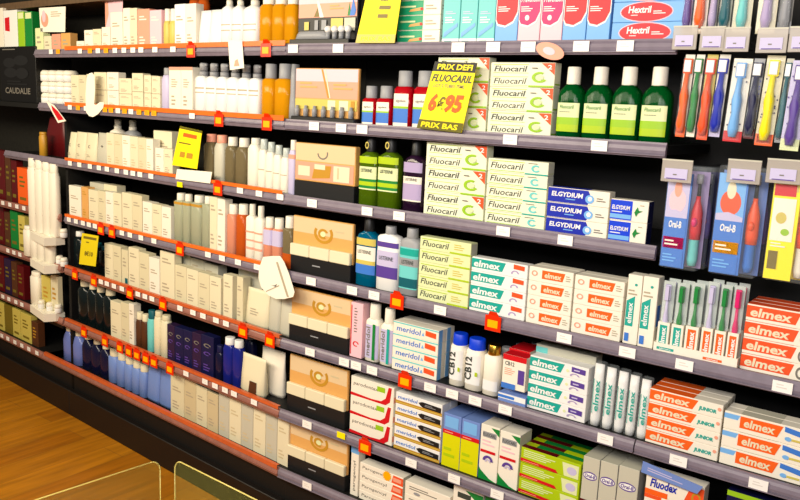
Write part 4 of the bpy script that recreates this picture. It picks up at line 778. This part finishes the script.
def stand_b(xpx, t, ti, desc, name='bottle', w=.074, d0=-.025, body='warm_white', cap='warm_white', capf=.12, capw=.85, **kw):
    z = trays[ti][2]+.0003; x = Xat('L', xpx, d0, z); h = Zat('L', t, x, d0)-z
    o = bottle(name, w, h, body, cap, capf, capw, dep=w*.6, n=3, shoulder=.05, **kw); place(o, 'L', x, d0, z); tag(o, desc, 'bottle', 'white bottles on the white stand')
for i, (p, t) in enumerate([(31, 158), (38, 160), (45, 162), (52, 164)]): stand_b(p, t, 0, f'tall white tube bottle{posword(i, 4)}, upper tray of the white stand')
for i, (p, t) in enumerate([(25.5, 226), (32, 230), (39, 232), (47, 234)]): stand_b(p, t, 1, f'white tube bottle{posword(i, 4)}, middle tray of the white stand')
stand_b(33, 272, 2, 'single tall white tube on the lowest tray of the white stand', w=.09)
z = trays[2][2]+.0003
for i, (a, b_, t, c, ds) in enumerate([(42, 51, 275, 'khaki', 'pale yellow box'), (51.5, 58.5, 275, 'ivory', 'cream box')]):
    xa, xb = Xat('L', a, .0, z), Xat('L', b_, .0, z); h = Zat('L', t, xa, .0)-z
    o = carton('cosmetic_carton', xb-xa-.002, .028, h, c, [('lines', .2, .3, .8, .7, 3, 'gold')]); place(o, 'L', (xa+xb)/2, .0, z); tag(o, f'{ds} on the lowest tray of the white stand', 'carton')
for ti, n_, px0 in [(2, 3, 44), (1, 2, 57), (0, 1, 61)]:
    z = trays[ti][2]+.0003
    for i in range(n_):
        q = copy_tree(PROTO['jar']); s_ = .8; place(q, 'L', Xat('L', px0+i*6.2, -.012 if ti == 2 else 0, z)-.0, (-.045+.012*i if ti == 2 else -.004-.01*i), z); q.scale = (s_*.62, s_*.62, s_)
        tag(q, f'small white jar{posword(i, n_)}, {["upper", "middle", "lowest"][ti]} tray of the white stand', 'jar', 'small jars on the white stand')
# ================================================================== CARDS
card('price_sign', 'R', [(367, -8), (402, -8), (394.5, 43), (355.5, 43)], -.016, 'card_yellow', 'bright yellow price sign on the top shelf rail', 'sign',
     [bar(0, 0, 1, .17, 'yellow'), ('poly', [(0, 0), (1, 0), (1, .17), (0, .17)], 'khaki'), ('text', 'PRIX BAS', .12, .04, .9, .13, 0, .02, 'yellow'), ('lines', .45, .45, .8, .95, 3, 'olive')])
card('price_sign', 'R', [(435, 61.5), (477.5, 63), (461.5, 133), (417, 128)], -.016, 'card_yellow', 'yellow and black price sign reading six euros ninety-five on second shelf', 'sign',
     [bar(0, .86, 1, 1, 'black'), ('text', 'PRIX DEFI', .1, .89, .92, .97, 0, .03, 'yellow'), ('text', 'FLUOCARIL', .04, .71, .97, .82, .2, .03, 'ink'), ('text', 'LOT 2 TUBES 75ML', .12, .63, .84, .68, .1, .01, 'grey_print'),
      ('text', '6', .12, .27, .3, .54, .1, .05, 'orange'), ('text', '€', .32, .28, .48, .5, .1, .02, 'olive'), ('text', '95', .49, .27, .88, .54, .1, .05, 'orange'), bar(0, 0, 1, .14, 'card_olive'), ('text', 'PRIX BAS', .08, .03, .9, .11, 0, .03, 'yellow')])
card('price_sign', 'L', [(180, 126), (202, 131), (197, 169), (172, 165)], -.016, 'card_yellow', 'yellow price sign on left bay third shelf rail', 'sign',
     [bar(0, .94, 1, 1, 'card_olive'), bar(.22, .76, .82, .86, 'orange'), ('lines', .1, .56, .95, .64, 1, 'olive'), bar(.24, .24, .44, .38, 'gold'), bar(.52, .24, .76, .38, 'gold')])
card('shelf_card', 'L', [(177, 169), (212, 172), (210, 183.5), (175.5, 179)], -.017, 'card_white', 'blank white strip card under the yellow sign on third shelf', 'card')
card('price_sign', 'L', [(82, 233), (98.5, 236), (95.5, 266.5), (79, 264)], -.016, 'card_yellow_old', 'small yellow price sign hanging above left bay fifth shelf', 'sign',
     [bar(.12, .84, .9, .92, 'olive'), ('lines', .3, .7, .6, .78, 1, 'olive'), ('text', '8€10', .28, .3, .78, .46, 0, .03, 'olive')])
card('hanging_tag', 'L', [(228, 40), (242, 41), (244, 68), (230, 70)], -.0157, 'card_white', 'cream tag hanging from the top rail over the pump bottles', 'card', [('poly', [(.3, .1), (.7, .1), (.6, .35), (.4, .3)], 'salmon')])
def outline_card(name, bay, pts, d, mat, desc, cat, extra=None):
    P = [UN(bay, px, py, d) for px, py in pts]; cx = sum(p[0] for p in P)/len(P); cz = min(p[1] for p in P); n = len(P)
    m = MB(); m.add([(p[0]-cx, y, p[1]-cz) for y in (0, .0012) for p in P], [tuple(range(n)), tuple(range(n, 2*n))[::-1]]+[(j, n+j, n+(j+1) % n, (j+1) % n) for j in range(n)], mat)
    o = m.build(name); place(o, bay, cx, d, cz); tag(o, desc, cat)
    if extra:
        for nm, pp, mm, e in extra:
            Q = [UN(bay, px, py, d) for px, py in pp]; k = len(Q); q = MB(); q.add([(p[0]-cx, y, p[1]-cz) for y in (-e, -.0001) for p in Q], [tuple(range(k)), tuple(range(k, 2*k))[::-1]]+[(j, k+j, k+(j+1) % k, (j+1) % k) for j in range(k)], mm); q.build(nm, o)
    return o
outline_card('hanging_tag', 'L', [(86.5, 78), (89, 73.5), (92, 72.5), (94.5, 76), (95, 90), (94, 104), (96, 105), (100, 102), (104, 102.5), (103, 108), (98, 114), (93, 117), (89, 116), (86, 112), (85.5, 95)], -.0157, 'card_white', 'long white rounded tag hanging on left bay second shelf rail', 'card')
outline_card('hanging_tag', 'R' if False else 'L', [(263, 257), (272, 256), (280, 256), (284, 262), (289, 274), (294.5, 292), (293, 297), (286, 298.5), (284, 299), (276, 299), (268, 295), (261, 287), (258.5, 278), (259, 268)], -.0157, 'card_white', 'large rounded cream tag on the fourth shelf rail left of gift sets', 'card',
             [('crease', [(276, 262), (278, 262), (289, 297), (287, 297)], 'pale_print', .0008), ('crease', [(266, 292), (266, 291), (279, 285), (279.5, 286)], 'pale_print', .0008), ('crease', [(271, 285), (276, 287), (277, 284), (274, 285.5)], 'grey_print', .0009)])
pts = [(550+14*math.cos(t*math.pi/12)*1.0+0*t, 51+8.5*math.sin(t*math.pi/12)+3*math.cos(t*math.pi/12)) for t in range(24)]
outline_card('round_tag', 'R', pts, -.0157, 'salmon', 'oval pale pink tag hanging from the top rail under pink cartons', 'card', [('ring', [(549+6*math.cos(t*math.pi/8), 51+4*math.sin(t*math.pi/8)+math.cos(t*math.pi/8)) for t in range(16)], 'pale_pink', .0008)])
# ================================================================== HANGING TOOTHBRUSHES
def hook(px, py, label, lw=.07):
    x, z = UN('R', px, py, -.03); r = root('display_hook')
    m = MB(); m.tube([(0, SD+.0, .02), (0, .02, .02), (0, -.006, .02)], .0025, 'chrome'); m.build('rod', r)
    m = MB(); m.box(-lw/2, lw/2, -.010, -.006, -.014, .045, 'holder_grey', .001); m.box(-lw/2, lw/2, -.0105, -.0065, .042, .046, 'grey_box'); m.build('ticket_holder', r)
    m = MB(); m.box(-lw*.38, lw*.36, -.0115, -.0104, -.006, .022, 'lavender'); m.build('ticket', r)
    m = MB(); prints(m, 'F', lw*.7, 0, .03, [bar(.05, .08, .95, .16, 'purple'), ('lines', .35, .35, .65, .6, 1, 'grey_print')])
    for i, v in enumerate(m.v): m.v[i] = (v[0], v[1]-.0115, v[2]-.008)
    m.build('ticket_print', r)
    place(r, 'R', x, -.02, z); tag(r, label, 'hook', 'hooks with clear ticket holders'); return x, z
def hang_geo(x0, x1, yt, yb, d):
    xm = (x0+x1)/2; _, zb = UN('R', xm, yb, d); _, zt = UN('R', xm, yt, d)
    return Xat('R', x0, d, (zb+zt)/2), Xat('R', x1, d, (zb+zt)/2), zb, zt
def brush_blister(x0, x1, yt, yb, handle, foot, card_c, label, d=.0, lean=0, dots=None, hc=1):
    xa, xb, zb, zt = hang_geo(x0, x1, yt, yb, d); w = xb-xa-.002; h = zt-zb; r = root('hanging_toothbrush_pack')
    c = MB(); c.box(-w/2, w/2, .016, .0172, 0, h, card_c); c.box(-w/2, w/2, .0155, .016, 0, h*.13, foot); c.build('backing_card', r)
    if dots:
        q = MB(); rr = random.Random(x0)
        prints(q, 'F', w, 0, h, [('ell', u, v, u+.09, v+.02, dots) for u, v in [(rr.uniform(.02, .88), rr.uniform(.15, .95)) for _ in range(22)]])
        for i, v in enumerate(q.v): q.v[i] = (v[0], v[1]+.0155, v[2])
        q.build('card_print', r)
    b_ = MB(); s = min(2.3, w/.0115)
    b_.tube([(0, .009, h*.06), (0, .009, h*.16), (.001, .008, h*.34), (0, .007, h*.5), (-.001, .008, h*.62), (0, .009, h*.78)], [.004*s, .006*s, .0046*s, .0056*s, .0034*s, .003*s], handle)
    b_.box(-.0055*s, .0055*s, .006, .0095, h*.77, h*.95, handle, .002); b_.build('toothbrush', r)
    q = MB(); q.box(-.004*s, .004*s, .0005, .006, h*.79, h*.93, 'white'); q.build('bristles', r)
    q = MB(); q.box(-w*.46, w*.46, -.001, .0155, h*.02, h*.97, 'clear_plastic', .002); q.build('clear_blister', r)
    place(r, 'R', (xa+xb)/2, d, zb, 0, lean); tag(r, label, 'toothbrush')
# upper row (bottom parts only)
for a, b_, hcol, cc, ds in [(684, 693, 'purple', 'lavender', 'purple toothbrush in grey pack'), (694, 709, 'orange', 'warm_white', 'broad orange toothbrush'), (710, 719, 'lilac', 'grey_box', 'lilac toothbrush in greyish pack'), (720, 733, 'dark_teal', 'grey_box', 'dark teal and red toothbrush'),
                            (734, 754, 'teal_pale', 'cream', 'pale teal toothbrush on cream card'), (758.5, 779, 'lilac', 'cream', 'pale lilac toothbrush on cream card')]:
    brush_blister(a, b_, -60, 33, hcol, cc, cc, f'{ds} hanging in the upper row', .012)
brush_blister(780, 795, -60, 33, 'silver', 'silver', 'grey_print', 'grey pack hanging at the right of the upper row', .03)
for i, (p, py) in enumerate([(684, 44), (711.5, 45), (735.5, 46), (771, 47), (802, 46)]): hook(p, py, f'hook with clear ticket holder above the small toothbrushes{posword(i, 5)}', .062 if i != 3 else .07)
LOW = [(677, 687, 54, 137, 'orange', 'orange', 'warm_white', 'orange toothbrush hanging at left of lower row', None), (688, 697, 54, 137, 'green', 'warm_white', 'warm_white', 'green and yellow toothbrush hanging beside the orange one', None),
       (698.5, 710, 54, 140, 'orange_red', 'orange_red', 'khaki', 'red-orange toothbrush in curved cream pack', None), (711, 722.5, 54, 137, 'blue', 'lavender', 'warm_white', 'royal blue toothbrush in white pack', None),
       (725, 744.5, 58, 142, 'sky', 'red', 'warm_white', 'pale blue toothbrush on dotted card with red foot', 'navy'), (745.5, 757, 58, 139, 'navy', 'dark_red', 'silver', 'dark blue toothbrush on dotted grey card', 'blue'),
       (757.5, 776.5, 55, 146, 'yellow', 'orange', 'cream', 'yellow toothbrush on dotted card with orange foot', 'navy'), (777.5, 785.5, 58, 143, 'dark_teal', 'silver', 'grey_box', 'teal toothbrush on grey card', 'navy'),
       (783, 803, 60, 151, 'purple', 'pale_green', 'lavender', 'purple and white toothbrush pack at the right edge', 'purple')]
for i, q in enumerate(LOW): brush_blister(*q[:8], d=.0 if i != 8 else -.02, lean=.03, dots=q[8])
def electric(x0, x1, yt, yb, band, body1, body2, pic, label, txt='Oral-B', d=.0, yellow=False):
    xa, xb, zb, zt = hang_geo(x0, x1, yt, yb, d); w = xb-xa; h = zt-zb; r = root('electric_toothbrush_pack'); dp = .05
    MB().box(-w/2+.001, w/2-.001, dp-.003, dp-.001, .002, h*.95, 'yellow' if yellow else pic[3]).build('backing_card', r)
    MB().box(-w/2+.002, w*.16, .003, .012, .003, h*.93, 'yellow' if yellow else 'mid_blue').build('printed_sleeve', r)
    p = MB()
    if yellow: it = [bar(.03, .78, .6, .98, 'khaki'), bar(.05, .74, .55, .84, 'red'), bar(.06, .35, .58, .72, 'warm_white'), ('ell', .15, .5, .4, .6, 'khaki'), ('ell', .3, .4, .5, .46, 'fluo_green'), bar(.08, .1, .3, .26, 'olive'), ('lines', .1, .29, .5, .34, 2, 'warm_white')]
    else: it = [bar(.03, .5, .62, .93, pic[0]), ('ell', .1, .55, .55, .78, pic[1]), ('ell', .22, .7, .42, .86, pic[2]), ('poly', [(.03, .5), (.62, .5), (.62, .54), (.3, .58), (.03, .56)], 'lavender'), bar(.03, .3, .62, .5, 'mid_blue'), bar(.04, .02, .61, .18, 'mid_blue'),
                ('text', txt, .16, .4, .5, .47, .1, .03, 'white'), bar(.05, .2, .6, .31, band), ('lines', .1, .22, .5, .29, 2, 'warm_white'), ('lines', .08, .06, .5, .15, 3, 'sky')]
    prints(p, 'F', w, 0, h, it)
    for i, v in enumerate(p.v): p.v[i] = (v[0]*1.0, v[1]+.0028, v[2]*.93/.93)
    p.build('sleeve_print', r)
    cx = w*.3
    b_ = MB(); b_.loft([(h*.04, .011, .011), (h*.1, .014, .014), (h*.36, .013, .013), (h*.37, .0145, .0145), (h*.58, .0135, .0135), (h*.64, .009, .009), (h*.68, .006, .006)], body2, 2, 16, cx, .026); b_.build('handle', r)
    b_ = MB(); b_.loft([(h*.30, .0147, .0147), (h*.38, .016, .016), (h*.56, .015, .015), (h*.63, .0105, .0105), (h*.68, .0065, .0065), (h*.72, .006, .006)], body1, 2, 16, cx, .026); b_.sphere((cx, .011, h*.47), .008, 'pink' if body1 == 'hex_red' else 'orange_red', 10, 1.6); b_.build('grip', r)
    b_ = MB(); b_.tube([(cx, .026, h*.72), (cx, .026, h*.88)], [.0055, .004], 'charcoal'); b_.loft([(h*.84, .008, .006), (h*.93, .009, .006)], 'silver', 2, 12, cx, .024); b_.build('brush_head', r)
    q = MB(); q.box(-w/2, w/2, .0, dp, 0, h, 'clear_plastic', .003); q.build('clear_box', r)
    place(r, 'R', (xa+xb)/2, d, zb, 0, .0); tag(r, label, 'toothbrush')
electric(663.5, 701, 166, 270, 'pink', 'hex_red', 'teal_pale', ('lavender', 'pale_pink', 'salmon', 'lilac'), 'electric toothbrush pack with pink band, hanging left of the orange banded one')
electric(713.5, 760, 166, 277, 'tag_amber', 'orange_red', 'mid_blue', ('sky', 'orange_red', 'cream', 'powder_blue'), 'electric toothbrush pack with orange band and red grip', d=-.005)
electric(768.5, 812, 166, 283, 'gold', 'orange_red', 'warm_white', ('sky', 'orange', 'cream'), 'yellow electric toothbrush pack at the right edge', d=-.005, yellow=True)
electric(674, 710, 166, 268, 'purple', 'purple', 'navy', ('plum', 'navy', 'purple', 'navy'), 'dark electric toothbrush pack behind the pink banded one', d=.055)
electric(727, 768, 168, 275, 'navy', 'purple', 'navy', ('plum', 'navy', 'purple', 'navy'), 'dark electric toothbrush pack behind the orange banded one', d=.055)
for i, (p, py) in enumerate([(676, 177), (743, 178), (783, 178)]): hook(p, py, f'hook with clear ticket holder above the electric toothbrushes{posword(i, 3)}', .08)
# ================================================================== CLEAR DISPLAY BIN IN FRONT
def ray(px, py): return (Fv*FPX+Rv*(px-400)-Uv*(py-250))
def onz(px, py, z): q = ray(px, py); return CAM+q*((z-CAM.z)/q.z)
ZP = HC-.72
A1 = onz(159.5, 459, ZP); A2 = onz(20, 504.5, ZP); B1 = onz(174, 459.5, ZP); B2 = onz(262, 503.5, ZP)
M('acrylic', (120, 120, 60), .05, alpha=.12, spec=.2); M('acrylic_edge', (214, 196, 110), .2, alpha=.7, spec=.5)
def pane(P, Q, ext, hh, label):
    """clear sheet with its top edge from P towards Q and a rounded top corner at P"""
    dv = (Q-P).normalized(); Lh = (Q-P).length*ext; R_ = .022; r = root('acrylic_panel'); n = 6
    out = [(0, -hh)]+[(R_-R_*math.cos(t*math.pi/2/n), -R_+R_*math.sin(t*math.pi/2/n)) for t in range(n+1)]+[(Lh, 0), (Lh, -hh)]
    m = MB(); k = len(out); t_ = .004
    m.add([(a, y, b_) for y in (0, t_) for a, b_ in out], [tuple(range(k)), tuple(range(k, 2*k))[::-1]], 'acrylic'); m.build('sheet', r)
    e = MB(); e.add([(a, y, b_) for y in (0, t_) for a, b_ in out], [(j, k+j, k+j+1, j+1) for j in range(k-1)], 'acrylic_edge')
    for j in range(1, k-2): e.tube([(out[j][0], .002, out[j][1]), (out[j+1][0], .002, out[j+1][1])], .0013, 'acrylic_edge', 6)
    e.tube([(0, .002, -hh), (0, .002, -R_)], .001, 'acrylic_edge', 6); e.build('polished_edge', r)
    r.location = P; r.rotation_euler = (0, 0, math.atan2(dv.y, dv.x)); tag(r, label, 'panel'); return dv
HPN = .24
dvA = pane(A1, A2, 1.3, HPN, 'clear acrylic divider running to the lower left in the foreground')
dvB = pane(B1, B2, 1.3, HPN, 'clear acrylic divider parallel to the shelves in the foreground')
bb = root('display_table'); c0 = (A1+B1)/2; Lt = 1.0
c0 = Vector((c0.x-.02, c0.y+.02, 0))
m_ = MB(); u_, w_ = dvA*Lt, dvB*Lt
P4 = [c0, c0+Vector((w_.x, w_.y, 0)), c0+Vector((w_.x+u_.x, w_.y+u_.y, 0)), c0+Vector((u_.x, u_.y, 0))]
zt_ = ZP-HPN
m_.add([(p.x, p.y, z) for z in (zt_-.04, zt_) for p in P4], [(3, 2, 1, 0), (4, 5, 6, 7)]+[(j, (j+1) % 4, 4+(j+1) % 4, 4+j) for j in range(4)], 'warm_white'); m_.build('table_top', bb)
for i in range(4):
    cc = sum(P4, Vector())/4; p = P4[i]+(cc-P4[i])*.12; MB().box(p.x-.02, p.x+.02, p.y-.02, p.y+.02, 0, zt_-.04, 'silver').build('leg', bb)
tag(bb, 'low white display table carrying the clear dividers, below the photo edge', 'table')
# ================================================================== LIGHT
def area(name, loc, size, sy_, power, col, target):
    l = bpy.data.lights.new(name, 'AREA'); l.shape = 'RECTANGLE'; l.size = size; l.size_y = sy_; l.energy = power*1.0; l.color = col
    o = bpy.data.objects.new(name, l); C.objects.link(o); o.location = loc; o.rotation_euler = (Vector(target)-Vector(loc)).to_track_quat('-Z', 'Y').to_euler(); return o
area('shelf_lamp_left', (-3.6, -2.0, 2.45), 2.8, .5, 92, (1, .86, .63), (-3.0, .1, 1.1))
area('ceiling_lamp_middle', (-1.7, -2.2, 2.45), 2.0, .5, 44, (1, .89, .72), (-1.5, 0, .7))
area('ceiling_lamp_right', (-.2, -2.5, 2.25), 2.0, .5, 60, (1, .95, .94), (-.5, 0, .8))
w = bpy.data.worlds.new('world'); bpy.context.scene.world = w; w.use_nodes = True
w.node_tree.nodes['Background'].inputs[0].default_value = (1, .84, .66, 1); w.node_tree.nodes['Background'].inputs[1].default_value = .16
vs_ = bpy.context.scene.view_settings; vs_.view_transform = 'Standard'; vs_.look = 'None'; vs_.exposure = -.27; vs_.gamma = 1
for o in bpy.data.objects:
    if o.name.startswith('wall_back') or o.name.startswith('floor'): o['kind'] = 'structure'
